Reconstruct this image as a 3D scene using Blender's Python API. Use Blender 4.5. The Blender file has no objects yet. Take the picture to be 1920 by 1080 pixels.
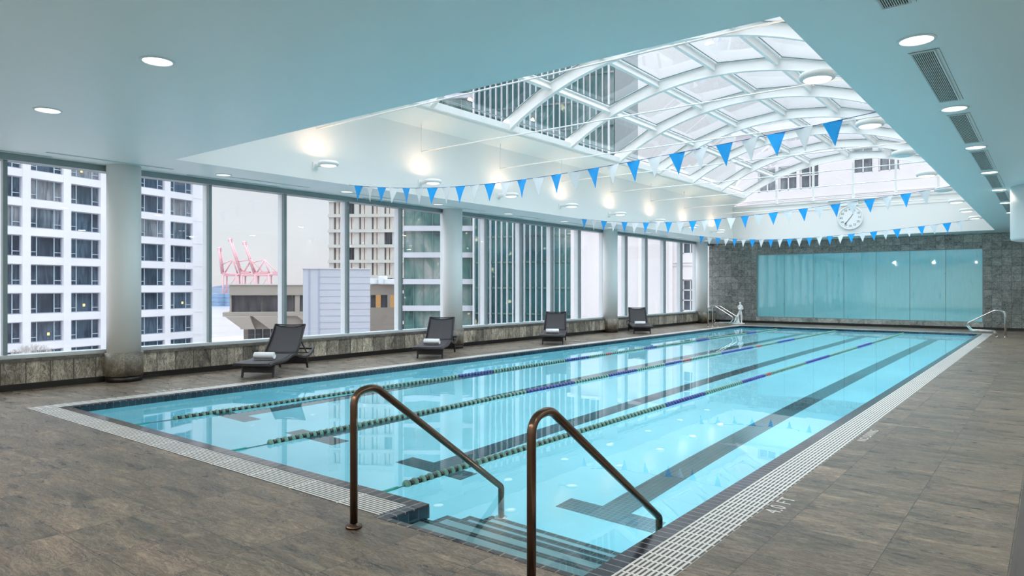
import bpy, bmesh, math, random
from math import sin, cos, pi, radians, sqrt, atan2, hypot
from mathutils import Vector, Matrix
random.seed(7)
SC = bpy.context.scene
COL = SC.collection

# ------------------------------------------------------------------ materials
def newmat(name):
    m = bpy.data.materials.new(name); m.use_nodes = True
    nt = m.node_tree; nt.nodes.clear()
    out = nt.nodes.new('ShaderNodeOutputMaterial')
    return m, nt, out

def L(nt, a, b): nt.links.new(a, b)

def noise_node(nt, vec, scale, detail=4, rough=.55, dist=0):
    n = nt.nodes.new('ShaderNodeTexNoise'); n.inputs['Scale'].default_value = scale
    n.inputs['Detail'].default_value = detail; n.inputs['Roughness'].default_value = rough
    n.inputs['Distortion'].default_value = dist
    if vec is not None: L(nt, vec, n.inputs['Vector'])
    return n

def ramp_node(nt, fac, stops):
    r = nt.nodes.new('ShaderNodeValToRGB')
    while len(r.color_ramp.elements) < len(stops): r.color_ramp.elements.new(.5)
    for e, (p, c) in zip(r.color_ramp.elements, stops):
        e.position = p; e.color = (*c, 1)
    L(nt, fac, r.inputs[0]); return r

def mix_node(nt, fac, a, b, mode='MIX'):
    m = nt.nodes.new('ShaderNodeMix'); m.data_type = 'RGBA'; m.blend_type = mode
    for idx, v in ((0, fac), (6, a), (7, b)):
        s = m.inputs[idx]
        if isinstance(v, (int, float)): s.default_value = v
        elif isinstance(v, tuple): s.default_value = (*v, 1)
        else: L(nt, v, s)
    return m.outputs[2]

def paint(name, col, rough=.5, metal=0., var=.06, scale=3., bump=0., spec=.5, coat=0.):
    m, nt, out = newmat(name)
    b = nt.nodes.new('ShaderNodeBsdfPrincipled')
    tc = nt.nodes.new('ShaderNodeTexCoord')
    n = noise_node(nt, tc.outputs['Object'], scale)
    lo = tuple(max(0, c*(1-var)) for c in col); hi = tuple(min(1, c*(1+var)) for c in col)
    r = ramp_node(nt, n.outputs[0], [(.3, lo), (.7, hi)])
    L(nt, r.outputs[0], b.inputs['Base Color'])
    b.inputs['Roughness'].default_value = rough; b.inputs['Metallic'].default_value = metal
    b.inputs['Specular IOR Level'].default_value = spec
    b.inputs['Coat Weight'].default_value = coat
    if bump:
        n2 = noise_node(nt, tc.outputs['Object'], scale*8)
        bp = nt.nodes.new('ShaderNodeBump'); bp.inputs['Strength'].default_value = bump
        bp.inputs['Distance'].default_value = .01
        L(nt, n2.outputs[0], bp.inputs['Height']); L(nt, bp.outputs[0], b.inputs['Normal'])
    L(nt, b.outputs[0], out.inputs[0]); return m

def emit(name, col, s):
    m, nt, out = newmat(name)
    e = nt.nodes.new('ShaderNodeEmission'); e.inputs[0].default_value = (*col, 1); e.inputs[1].default_value = s
    L(nt, e.outputs[0], out.inputs[0]); return m

def glass(name, tint, refl=.08, rough=0., ior=1.45):
    """thin pane: light passes straight through, plus a fresnel reflection"""
    m, nt, out = newmat(name)
    t = nt.nodes.new('ShaderNodeBsdfTransparent'); t.inputs[0].default_value = (*tint, 1)
    g = nt.nodes.new('ShaderNodeBsdfGlossy'); g.inputs['Roughness'].default_value = rough
    g.inputs[0].default_value = (.95, .97, 1, 1)
    f = nt.nodes.new('ShaderNodeLayerWeight'); f.inputs[0].default_value = .5
    pw = nt.nodes.new('ShaderNodeMath'); pw.operation = 'POWER'; pw.inputs[1].default_value = 4.5
    L(nt, f.outputs['Facing'], pw.inputs[0])
    mu = nt.nodes.new('ShaderNodeMath'); mu.operation = 'MULTIPLY_ADD'; mu.inputs[1].default_value = .5; mu.inputs[2].default_value = refl*.5
    mu.use_clamp = True
    L(nt, pw.outputs[0], mu.inputs[0])
    mx = nt.nodes.new('ShaderNodeMixShader'); L(nt, mu.outputs[0], mx.inputs[0])
    L(nt, t.outputs[0], mx.inputs[1]); L(nt, g.outputs[0], mx.inputs[2])
    L(nt, mx.outputs[0], out.inputs[0]); return m

def position_uv(nt, mode):
    """vector from world position: 'XY', 'YZ', 'XZ' or 'WALL' (x+y, z)"""
    g = nt.nodes.new('ShaderNodeNewGeometry'); s = nt.nodes.new('ShaderNodeSeparateXYZ')
    L(nt, g.outputs['Position'], s.inputs[0]); c = nt.nodes.new('ShaderNodeCombineXYZ')
    if mode == 'WALL':
        a = nt.nodes.new('ShaderNodeMath'); a.operation = 'ADD'
        L(nt, s.outputs[0], a.inputs[0]); L(nt, s.outputs[1], a.inputs[1])
        L(nt, a.outputs[0], c.inputs[0]); L(nt, s.outputs[2], c.inputs[1])
    else:
        ix = {'X': 0, 'Y': 1, 'Z': 2}
        L(nt, s.outputs[ix[mode[0]]], c.inputs[0]); L(nt, s.outputs[ix[mode[1]]], c.inputs[1])
    return c.outputs[0], g.outputs['Position']

def brick_node(nt, vec, w, h, mortar=.004, offset=0., c1=(0, 0, 0), c2=(1, 1, 1), cm=(0, 0, 0), squash=1., smooth=.1):
    b = nt.nodes.new('ShaderNodeTexBrick'); L(nt, vec, b.inputs['Vector'])
    b.offset = offset; b.squash = squash
    b.inputs['Scale'].default_value = 1.
    b.inputs['Brick Width'].default_value = w; b.inputs['Row Height'].default_value = h
    b.inputs['Mortar Size'].default_value = mortar; b.inputs['Mortar Smooth'].default_value = smooth
    b.inputs['Color1'].default_value = (*c1, 1); b.inputs['Color2'].default_value = (*c2, 1)
    b.inputs['Mortar'].default_value = (*cm, 1); b.inputs['Bias'].default_value = 0
    return b

def stone(name, mode, w, h, tones, grout, veincol, vein=.5, rough=.45, stretch=(1, 1, 1), offset=0., mortar=.003, nscale=5., bump=.3, shift=(0, 0, 0), tonevar=.25, patch=False):
    m, nt, out = newmat(name)
    v, pos = position_uv(nt, mode)
    sh = nt.nodes.new('ShaderNodeVectorMath'); sh.operation = 'ADD'; sh.inputs[1].default_value = shift
    L(nt, v, sh.inputs[0]); v = sh.outputs[0]
    b = brick_node(nt, v, w, h, mortar, offset)
    # per tile offset of the noise so every tile has its own figure
    sc = nt.nodes.new('ShaderNodeVectorMath'); sc.operation = 'SCALE'; L(nt, b.outputs['Color'], sc.inputs[0]); sc.inputs['Scale'].default_value = 7.3
    st = nt.nodes.new('ShaderNodeVectorMath'); st.operation = 'MULTIPLY'; L(nt, pos, st.inputs[0]); st.inputs[1].default_value = stretch
    ad = nt.nodes.new('ShaderNodeVectorMath'); ad.operation = 'ADD'; L(nt, st.outputs[0], ad.inputs[0]); L(nt, sc.outputs[0], ad.inputs[1])
    n1 = noise_node(nt, ad.outputs[0], nscale, 6, .62, 1.2)
    r1 = ramp_node(nt, n1.outputs[0], [(.28 + .44*i/(len(tones)-1), c) for i, c in enumerate(tones)])
    n2 = noise_node(nt, ad.outputs[0], nscale*2.2, 8, .7, 2.5)
    r2 = ramp_node(nt, n2.outputs[0], [(.46, (0, 0, 0)), (.50, (1, 1, 1)), (.54, (0, 0, 0))])
    vm = nt.nodes.new('ShaderNodeMath'); vm.operation = 'MULTIPLY'; vm.inputs[1].default_value = vein
    L(nt, r2.outputs[0], vm.inputs[0])
    c = mix_node(nt, vm.outputs[0], r1.outputs[0], veincol)
    if patch:
        pn = noise_node(nt, ad.outputs[0], .9, 3, .6, 1.5)
        pr = ramp_node(nt, pn.outputs[0], [(.30, (.50, .56, .56)), (.45, (.86, .88, .86)), (.56, (1.0, .98, .95)), (.72, (1.45, 1.40, 1.34))])
        c = mix_node(nt, 1., c, pr.outputs[0], 'MULTIPLY')
        sn = noise_node(nt, ad.outputs[0], 9., 6, .7, 1.0)
        sr = ramp_node(nt, sn.outputs[0], [(.35, (.80, .80, .80)), (.5, (1, 1, 1)), (.66, (1.30, 1.27, 1.22))])
        c = mix_node(nt, 1., c, sr.outputs[0], 'MULTIPLY')
    tone = ramp_node(nt, b.outputs['Color'], [(0, (1-tonevar,)*3), (1, (1+tonevar*.9, 1+tonevar*.85, 1+tonevar*.75))])
    c = mix_node(nt, 1., c, tone.outputs[0], 'MULTIPLY')
    c = mix_node(nt, b.outputs['Fac'], c, grout)
    p = nt.nodes.new('ShaderNodeBsdfPrincipled'); L(nt, c, p.inputs['Base Color'])
    rr = ramp_node(nt, n1.outputs[0], [(.3, (rough-.12,)*3), (.7, (rough+.12,)*3)])
    L(nt, rr.outputs[0], p.inputs['Roughness'])
    bp = nt.nodes.new('ShaderNodeBump'); bp.inputs['Strength'].default_value = bump; bp.inputs['Distance'].default_value = .012
    hs = nt.nodes.new('ShaderNodeMath'); hs.operation = 'SUBTRACT'; L(nt, n2.outputs[0], hs.inputs[0]); L(nt, b.outputs['Fac'], hs.inputs[1])
    L(nt, hs.outputs[0], bp.inputs['Height']); L(nt, bp.outputs[0], p.inputs['Normal'])
    L(nt, p.outputs[0], out.inputs[0]); return m

M = {}
M['ceiling'] = paint('ceiling_bounce_tint', (.69, .825, .84), .38, var=.015, scale=.3)  # teal tint paints in the light bounced up from the pool
M['white'] = paint('white_paint', (.88, .885, .87), .5, var=.02, scale=.6)
M['well_white'] = paint('well_wall_paint', (.88, .855, .82), .6, var=.015, scale=.4)
M['white_steel'] = paint('white_steel_paint', (.88, .87, .85), .4, var=.02)
M['frame'] = paint('aluminium_frame', (.21, .27, .28), .35, metal=.3, var=.05)
M['sill'] = paint('pale_sill_metal', (.70, .74, .76), .35, metal=.2, var=.04)
M['fin_out'] = paint('white_outer_fin', (.80, .82, .85), .5, var=.03)
M['black_base'] = paint('black_baseboard', (.012, .01, .01), .3, var=.2)
M['bronze'] = paint('dark_bronze_tube', (.13, .082, .058), .24, metal=.9, var=.12, scale=2)
M['steel'] = paint('brushed_steel', (.62, .60, .57), .22, metal=1., var=.08)
M['wicker'] = paint('dark_wicker', (.030, .026, .030), .45, var=.3, scale=60, bump=.5)
M['towel'] = paint('white_terry', (.86, .86, .86), .9, var=.03, scale=20, bump=.6)
M['plaster'] = paint('white_plaster_cast', (.86, .87, .87), .55, var=.02)
M['blue_flag'] = paint('blue_pennant_vinyl', (.005, .40, 1.), .4, var=.08, scale=6)
M['white_flag'] = paint('white_pennant_vinyl', (.82, .86, .88), .4, var=.03, scale=6)
M['cord'] = paint('navy_cord', (.03, .07, .28), .6)
M['green_float'] = paint('green_float_plastic', (.11, .27, .22), .35, var=.25, scale=30)
M['blue_float'] = paint('blue_float_plastic', (.03, .05, .27), .35, var=.25, scale=30)
M['red_float'] = paint('red_float_plastic', (.34, .10, .09), .35, var=.2, scale=30)
M['float_core'] = paint('black_float_core', (.006, .010, .010), .25)
M['cable'] = paint('steel_cable', (.10, .14, .14), .4, metal=.5)
M['teal_sleeve'] = paint('green_rubber_sleeve', (.01, .32, .27), .4)
M['black'] = paint('matt_black', (.01, .01, .01), .6)
M['text'] = paint('deck_lettering_white', (.75, .74, .72), .6)
M['vent_white'] = paint('vent_white', (.62, .74, .76), .4)
M['slot'] = paint('slot_dark', (.12, .19, .20), .6)
M['strip'] = paint('deck_strip_metal', (.085, .07, .065), .5)
M['lamp_lens'] = emit('downlight_lens', (1, .95, .86), 1.6)
M['dim_lens'] = emit('dim_downlight_lens', (1, .96, .90), .55)
M['sconce_glow'] = emit('sconce_lens', (1, .86, .70), .8)
M['added_pool_glow'] = emit('added_pool_glow_lens', (.8, .97, 1), 3.)  # glow of the added underwater fill lights

# window glass, skylight glass
M['glass'] = glass('window_glass', (.93, .97, .97), .045)
M['sky_glass'] = glass('skylight_glass', (.93, .965, .975), .05)

# floor: rough cleft slate
M['slate_floor'] = stone('slate_floor_tiles', 'XY', .61, .61,
    [(.042, .036, .033), (.110, .083, .064), (.170, .128, .094), (.31, .255, .20)], (.05, .04, .032), (.50, .43, .35),
    vein=.5, rough=.34, patch=True, stretch=(.75, 3.0, 1), offset=.0, mortar=.0025, nscale=2.6, bump=.6, shift=(.2, .1, 0), tonevar=.12)
M['stone_wall'] = stone('grey_green_stone_tiles', 'YZ', .335, .41,
    [(.06, .06, .05), (.32, .285, .23), (.54, .48, .40), (.78, .70, .60)], (.05, .045, .04), (.03, .032, .028),
    vein=.95, rough=.4, stretch=(1, 2.0, .8), mortar=.007, nscale=2.0, tonevar=.5, bump=.2, shift=(-.13, -.1, 0))
M['stone_cap'] = stone('stone_capping', 'YZ', .335, .2,
    [(.055, .058, .050), (.10, .10, .088), (.16, .15, .13), (.22, .21, .19)], (.06, .06, .055), (.05, .05, .045),
    vein=.5, rough=.4, nscale=6, bump=.2)
M['stone_column'] = stone('column_stone', 'WALL', .30, .41,
    [(.08, .075, .055), (.19, .165, .125), (.29, .255, .2), (.40, .36, .29)], (.09, .088, .08), (.045, .045, .04),
    vein=.9, rough=.4, nscale=3, bump=.2, shift=(0, -.1, 0), tonevar=.3)
M['slate_wall'] = stone('grey_slate_wall_tiles', 'XZ', .305, .305,
    [(.045, .055, .058), (.14, .155, .152), (.22, .235, .225), (.36, .36, .32)], (.07, .075, .07), (.52, .52, .47),
    vein=.8, rough=.42, stretch=(1, 1, 1.4), mortar=.005, nscale=2.0, tonevar=.17, bump=.25)
M['pale_marble'] = stone('pale_marble_sill', 'XZ', .62, .3,
    [(.20, .24, .23), (.34, .38, .36), (.46, .50, .47), (.58, .60, .56)], (.3, .32, .3), (.07, .08, .08),
    vein=.6, rough=.3, nscale=3., bump=.1)

# coping: dark glazed tiles with pale joints
def small_tiles(name, mode, w, h, c1, c2, cm, rough=.15, mortar=.004, offset=0., shift=(0, 0, 0)):
    m, nt, out = newmat(name)
    v, pos = position_uv(nt, mode)
    sh = nt.nodes.new('ShaderNodeVectorMath'); sh.operation = 'ADD'; sh.inputs[1].default_value = shift
    L(nt, v, sh.inputs[0])
    b = brick_node(nt, sh.outputs[0], w, h, mortar, offset, c1, c2, cm)
    p = nt.nodes.new('ShaderNodeBsdfPrincipled'); p.inputs['Roughness'].default_value = rough
    n = noise_node(nt, pos, 1.1, 3)
    r = ramp_node(nt, n.outputs[0], [(.35, (.75, .75, .75)), (.65, (1.3, 1.3, 1.3))])
    c = mix_node(nt, 1., b.outputs['Color'], r.outputs[0], 'MULTIPLY')
    L(nt, c, p.inputs['Base Color'])
    bp = nt.nodes.new('ShaderNodeBump'); bp.inputs['Strength'].default_value = .2; bp.inputs['Distance'].default_value = .004; bp.invert = True
    L(nt, b.outputs['Fac'], bp.inputs['Height']); L(nt, bp.outputs[0], p.inputs['Normal'])
    L(nt, p.outputs[0], out.inputs[0]); return m
DK1, DK2 = (.012, .015, .026), (.036, .040, .055)
M['coping_y'] = small_tiles('coping_tiles_side', 'XY', .4, .085, DK1, DK2, (.22, .20, .20), mortar=.006, shift=(.1, 0, 0))
M['coping_x'] = small_tiles('coping_tiles_end', 'XY', .10, .4, DK1, (.075, .060, .055), (.22, .20, .18), mortar=.006, shift=(0, .1, 0))
M['waterline'] = small_tiles('waterline_tiles', 'WALL', .10, .10, (.006, .02, .038), (.014, .045, .07), (.06, .11, .13), mortar=.003)
M['lane_tile'] = small_tiles('lane_line_tiles', 'XY', .052, .052, (.010, .036, .052), (.026, .065, .082), (.08, .18, .21), rough=.4, mortar=.003)
M['nosing'] = small_tiles('nosing_tiles', 'XY', .10, .055, (.02, .05, .065), (.05, .085, .10), (.18, .3, .33), rough=.4, mortar=.004)

def grating(name, along):
    m, nt, out = newmat(name)
    v, pos = position_uv(nt, 'YX' if along == 'Y' else 'XY')
    b = brick_node(nt, v, .115 if along == 'Y' else .60, .031, .0085, .0, (.05, .045, .042), (.07, .06, .055), (.86, .84, .80), smooth=.1)
    b2 = brick_node(nt, v, .62, .5, .003, .0, (1, 1, 1), (.94, .94, .94), (.6, .58, .55))
    c = mix_node(nt, 1., b.outputs['Color'], b2.outputs['Color'], 'MULTIPLY')
    p = nt.nodes.new('ShaderNodeBsdfPrincipled'); p.inputs['Roughness'].default_value = .4
    L(nt, c, p.inputs['Base Color'])
    bp = nt.nodes.new('ShaderNodeBump'); bp.inputs['Strength'].default_value = .6; bp.inputs['Distance'].default_value = .008
    L(nt, b.outputs['Fac'], bp.inputs['Height']); L(nt, bp.outputs[0], p.inputs['Normal'])
    L(nt, p.outputs[0], out.inputs[0]); return m
M['grate_y'] = grating('gutter_grate_side', 'Y'); M['grate_x'] = grating('gutter_grate_end', 'X')

# pool shell: pale blue plaster with faint mottling
M['pool_plaster'] = paint('pool_plaster', (.33, .77, .88), .7, var=.05, scale=1.2)
M['pool_step'] = paint('pool_step_plaster', (.50, .80, .86), .7, var=.04, scale=3)

def water():
    m, nt, out = newmat('pool_water')
    g = nt.nodes.new('ShaderNodeBsdfGlass'); g.inputs['IOR'].default_value = 1.333
    g.inputs['Roughness'].default_value = 0.; g.inputs['Color'].default_value = (.93, .99, 1, 1)
    ge = nt.nodes.new('ShaderNodeNewGeometry')
    n = noise_node(nt, ge.outputs['Position'], 1.6, 2, .5, .3)
    bp = nt.nodes.new('ShaderNodeBump'); bp.inputs['Strength'].default_value = .045; bp.inputs['Distance'].default_value = .02
    L(nt, n.outputs[0], bp.inputs['Height']); L(nt, bp.outputs[0], g.inputs['Normal'])
    L(nt, g.outputs[0], out.inputs[0]); return m
M['water'] = water()

def teal_glass():
    m, nt, out = newmat('teal_back_painted_glass')
    p = nt.nodes.new('ShaderNodeBsdfPrincipled')
    v, pos = position_uv(nt, 'XZ')
    st = nt.nodes.new('ShaderNodeVectorMath'); st.operation = 'MULTIPLY'; L(nt, v, st.inputs[0]); st.inputs[1].default_value = (7, .9, 1)
    n = noise_node(nt, st.outputs[0], 2.2, 6, .65, .6)
    r = ramp_node(nt, n.outputs[0], [(.27, (.13, .46, .52)), (.36, (.27, .70, .77)), (.75, (.30, .75, .82))])
    L(nt, r.outputs[0], p.inputs['Base Color'])
    p.inputs['Roughness'].default_value = .03; p.inputs['Specular IOR Level'].default_value = 1.
    p.inputs['Coat Weight'].default_value = .6; p.inputs['Coat IOR'].default_value = 1.8; p.inputs['Coat Roughness'].default_value = .01
    n2 = noise_node(nt, v, .9, 2)
    bp = nt.nodes.new('ShaderNodeBump'); bp.inputs['Strength'].default_value = .12; bp.inputs['Distance'].default_value = .03
    L(nt, n2.outputs[0], bp.inputs['Height']); L(nt, bp.outputs[0], p.inputs['Normal'])
    L(nt, p.outputs[0], out.inputs[0]); return m
M['teal_glass'] = teal_glass()

# ------------------------------------------------------------------ geometry helpers
def bm_new(): return bmesh.new()

def box(bm, x0, x1, y0, y1, z0, z1, mi=0):
    vs = [bm.verts.new((x, y, z)) for x in (x0, x1) for y in (y0, y1) for z in (z0, z1)]
    fs = [(0, 1, 3, 2), (4, 6, 7, 5), (0, 4, 5, 1), (2, 3, 7, 6), (0, 2, 6, 4), (1, 5, 7, 3)]
    for f in fs:
        fc = bm.faces.new([vs[i] for i in f]); fc.material_index = mi
    return vs

def obox(bm, c, u, v, w, mi=0):
    """box from centre c and half-vectors u, v, w"""
    c, u, v, w = map(Vector, (c, u, v, w))
    vs = [bm.verts.new(c + a*u + b*v + d*w) for a in (-1, 1) for b in (-1, 1) for d in (-1, 1)]
    for f in [(0, 1, 3, 2), (4, 6, 7, 5), (0, 4, 5, 1), (2, 3, 7, 6), (0, 2, 6, 4), (1, 5, 7, 3)]:
        fc = bm.faces.new([vs[i] for i in f]); fc.material_index = mi

def prism(bm, poly, h0, h1, fn, mi=0):
    """extrude polygon poly [(a,b)] from h0 to h1; fn(a,b,h) -> xyz"""
    n = len(poly)
    A = [bm.verts.new(fn(a, b, h0)) for a, b in poly]; B = [bm.verts.new(fn(a, b, h1)) for a, b in poly]
    fs = [bm.faces.new(A), bm.faces.new(B[::-1])]
    for i in range(n): fs.append(bm.faces.new((A[i], B[i], B[(i+1) % n], A[(i+1) % n])))
    for f in fs: f.material_index = mi

def tube(bm, pts, r, n=12, mi=0, closed=False, cap=True):
    pts = [Vector(p) for p in pts]; rings = []
    prev = None
    for i, p in enumerate(pts):
        a = pts[max(i-1, 0)]; b = pts[min(i+1, len(pts)-1)]
        t = (b-a).normalized()
        if prev is None:
            up = Vector((0, 0, 1)) if abs(t.z) < .9 else Vector((1, 0, 0))
            s = t.cross(up).normalized()
        else:
            s = (prev - t*prev.dot(t)).normalized()
        prev = s; q = t.cross(s)
        rr = r[i] if isinstance(r, (list, tuple)) else r
        rings.append([bm.verts.new(p + rr*(cos(2*pi*k/n)*s + sin(2*pi*k/n)*q)) for k in range(n)])
    for A, B in zip(rings, rings[1:]):
        for k in range(n):
            f = bm.faces.new((A[k], A[(k+1) % n], B[(k+1) % n], B[k])); f.material_index = mi; f.smooth = True
    if cap:
        for R in (rings[0][::-1], rings[-1]):
            f = bm.faces.new(R); f.material_index = mi

def lathe(bm, prof, c, axis='Z', n=32, mi=0, smooth=True):
    """profile [(r,h)] revolved round axis through c"""
    c = Vector(c); rings = []
    for r, h in prof:
        ring = []
        for k in range(n):
            a = 2*pi*k/n
            d = {'Z': (r*cos(a), r*sin(a), h), 'X': (h, r*cos(a), r*sin(a)), 'Y': (r*cos(a), h, r*sin(a))}[axis]
            ring.append(bm.verts.new(c + Vector(d)))
        rings.append(ring)
    for A, B in zip(rings, rings[1:]):
        for k in range(n):
            f = bm.faces.new((A[k], A[(k+1) % n], B[(k+1) % n], B[k])); f.material_index = mi; f.smooth = smooth
    for R in (rings[0][::-1], rings[-1]):
        f = bm.faces.new(R); f.material_index = mi

def mesh_obj(name, bm, mats, parent=None, label=None, loc=None, bevel=0, sub=0):
    bmesh.ops.recalc_face_normals(bm, faces=bm.faces[:])
    me = bpy.data.meshes.new(name); bm.to_mesh(me); bm.free()
    for m in (mats if isinstance(mats, (list, tuple)) else [mats]): me.materials.append(m if not isinstance(m, str) else M[m])
    o = bpy.data.objects.new(name, me); COL.objects.link(o)
    if parent: o.parent = parent
    if loc: o.location = loc
    if label: o['label'] = label
    if bevel:
        b = o.modifiers.new('bevel', 'BEVEL'); b.width = bevel; b.segments = 2; b.limit_method = 'ANGLE'
    if sub:
        s = o.modifiers.new('sub', 'SUBSURF'); s.levels = sub; s.render_levels = sub
    return o

def empty(name, loc=(0, 0, 0), rz=0):
    o = bpy.data.objects.new(name, None); COL.objects.link(o); o.location = loc; o.rotation_euler = (0, 0, rz)
    o.empty_display_size = .2
    return o

def tag(o, label, cat, group=None, kind=None):
    o['label'] = label; o['category'] = cat
    if group: o['group'] = group
    if kind: o['kind'] = kind
    return o

def struct(o, label=None):
    o['kind'] = 'structure'
    if label: o['label'] = label
    return o

def copy_tree(o, parent=None):
    c = o.copy(); COL.objects.link(c)
    if parent: c.parent = parent
    for ch in list(o.children):
        copy_tree(ch, c)
    return c

def arc_fillet(pts, rad, seg=8):
    """round the corners of a polyline"""
    pts = [Vector(p) for p in pts]; out = [pts[0]]
    for i in range(1, len(pts)-1):
        p, a, b = pts[i], pts[i-1], pts[i+1]
        r = rad[i-1] if isinstance(rad, (list, tuple)) else rad
        d1 = (a-p).normalized(); d2 = (b-p).normalized()
        ang = d1.angle(d2); t = r/math.tan(ang/2)
        t = min(t, (a-p).length*.49, (b-p).length*.49)
        r = t*math.tan(ang/2)
        s, e = p+d1*t, p+d2*t
        bis = (d1+d2).normalized(); cen = p + bis*(r/sin(ang/2))
        v1, v2 = s-cen, e-cen
        for k in range(seg+1):
            w = k/seg; th = v1.angle(v2)
            q = (v1*sin((1-w)*th) + v2*sin(w*th))/sin(th)
            out.append(cen+q)
    out.append(pts[-1]); return out

# ------------------------------------------------------------------ camera
AZ = radians(38.1); CAMH = 1.6
cam = bpy.data.cameras.new('camera'); co = bpy.data.objects.new('camera', cam); COL.objects.link(co)
co.location = (0, 0, CAMH); co.rotation_euler = (pi/2, 0, AZ)
cam.sensor_width = 36; cam.lens = 1294/1920*36; cam.clip_start = .05; cam.clip_end = 6000
SC.camera = co
VS = SC.view_settings; VS.view_transform = 'Standard'; VS.look = 'None'; VS.exposure = 1.08; VS.gamma = 1; VS.use_curve_mapping = False

def at(u, D, z=0.):
    """point at image column u (1920 frame) and view depth D, height z: used to site far buildings"""
    t = (u-960)/1294*D
    return Vector((-sin(AZ)*D + cos(AZ)*t, cos(AZ)*D + sin(AZ)*t, z))

# ------------------------------------------------------------------ key dimensions (metres)
H = 3.70                                   # ceiling
WX0, WX1, WY0, WY1 = -10.36, -2.05, 3.64, 28.95   # water edges
CT = .12; GR = .28                         # coping, grate widths
WL = -.07; PB = -1.27                      # water level, pool floor
NX0 = -3.63; NY0 = 3.25                    # step recess
OX0, OX1, OY0, OY1 = -11.3, -1.66, 5.48, 30.45   # ceiling opening
FARY = 31.9; RX = 2.6; BY = -2.6; WINX = -12.9
MY = lambda k: 3.6 + 1.667*k

# ------------------------------------------------------------------ room shell
gx0, gx1, gy0, gy1 = WX0-CT-GR, WX1+CT+GR, WY0-CT-GR, WY1+CT+GR   # grate outer
bm = bm_new()
for a in ((-13.1, RX, BY, gy0), (-13.1, RX, gy1, FARY+.3), (-13.1, gx0, gy0, gy1), (gx1, RX, gy0, gy1)):
    box(bm, a[0], a[1], a[2], a[3], -.12, 0)
struct(mesh_obj('floor', bm, 'slate_floor'), 'brown cleft slate deck round the pool')

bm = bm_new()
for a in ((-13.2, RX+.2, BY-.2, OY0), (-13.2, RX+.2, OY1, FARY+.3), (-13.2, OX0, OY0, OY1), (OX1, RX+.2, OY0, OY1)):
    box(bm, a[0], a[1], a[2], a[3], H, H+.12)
struct(mesh_obj('ceiling', bm, 'ceiling'), 'ceiling tinted with teal pool bounce, with a long opening over the pool')

# skylight well: walls round the opening
ZS, ZC = 5.24, 5.47; SX0, SX1 = -10.72, -2.24; VC = (SX0+SX1)/2
for nm, xa, xb in (('wall_left_upper', OX0, SX0), ('wall_right_upper', OX1, SX1)):
    d = -1 if xa < xb else 1
    xa -= d*.004
    bm = bm_new()
    prism(bm, [(xa, H+.0005), (xa, ZS), (xb, ZC), (xb, ZC+.10), (xb+d*.12, ZC+.10), (xa+d*.12, ZS+.1), (xa+d*.12, H+.0005)], OY0-.1, OY1+.1, lambda a, b, h: (a, h, b))
    struct(mesh_obj(nm, bm, 'well_white'), 'white wall of the skylight well')
RA = 7.6; ZA = -.84                                  # rib underside circle
GRAD = 7.88                                          # glass radius
def arc_x(t, r): return (VC + r*sin(t), ZA + r*cos(t))
tmax = math.asin((VC-SX0)/7.74)
bm = bm_new()
poly = [(OX0, H+.0005), (OX0, ZS)] + [arc_x(-tmax + 2*tmax*i/24, GRAD) for i in range(25)] + [(OX1, ZS), (OX1, H+.0005)]
prism(bm, poly, OY0-.12, OY0+.004, lambda a, b, h: (a, h, b))
struct(mesh_obj('wall_near_upper', bm, 'white'), 'white near end wall of the skylight well')
bm = bm_new()
box(bm, OX0, OX1, OY1-.004, OY1+.14, H+.0005, 5.14)
box(bm, OX0, OX1, OY1-.05, OY1+.16, 5.14, 5.22)
box(bm, OX0, OX1, OY1-.02, OY1+.02, 4.84, 4.87)
struct(mesh_obj('wall_far_upper', bm, 'well_white'), 'white far end wall of the skylight well behind the clock')

# window side: low stone wall, capping, base, header
bm = bm_new(); box(bm, -12.95, -12.68, BY, FARY, .10, .44); struct(mesh_obj('wall_left', bm, 'stone_wall'), 'low grey stone tiled wall under the windows')
bm = bm_new(); box(bm, -13.1, -12.66, BY, FARY, .44, .50); struct(mesh_obj('trim_1', bm, 'stone_cap'), 'stone capping on the low wall')
bm = bm_new(); box(bm, -12.95, -12.72, BY, FARY, 0, .10); struct(mesh_obj('baseboard_left', bm, 'black_base'), 'black base under the low stone wall')
bm = bm_new(); box(bm, -13.06, -12.80, BY, FARY, 3.60, H); struct(mesh_obj('trim_2', bm, 'frame'), 'window head frame along the ceiling')
bm = bm_new(); box(bm, -13.06, -12.82, BY, FARY, .50, .545); struct(mesh_obj('trim_3', bm, 'sill'), 'pale metal sill along the windows')
wn = 0
for k in range(-4, 17):
    y0, y1 = MY(k), min(MY(k+1), FARY)
    wn += 1
    w = empty('window_%d' % wn, (WINX, y0, .5)); struct(w, 'full height window pane in grey aluminium frame')
    bm = bm_new()
    box(bm, -12.97, -12.88, -.03+y0, .03+y0, .545, 3.60)
    o = mesh_obj('mullion', bm, 'frame', None); o.parent = w; o.matrix_parent_inverse = w.matrix_basis.inverted()
    bm = bm_new(); box(bm, -13.13, -12.97, y0-.024, y0+.024, .50, 3.66)
    o = mesh_obj('outer_fin', bm, 'fin_out', None, 'white fin outside the glass'); o.parent = w; o.matrix_parent_inverse = w.matrix_basis.inverted()
    bm = bm_new(); box(bm, -12.955, -12.945, y0+.035, y1-.035, .545, 3.60)
    o = mesh_obj('pane', bm, 'glass', None); o.parent = w; o.matrix_parent_inverse = w.matrix_basis.inverted()

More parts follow.
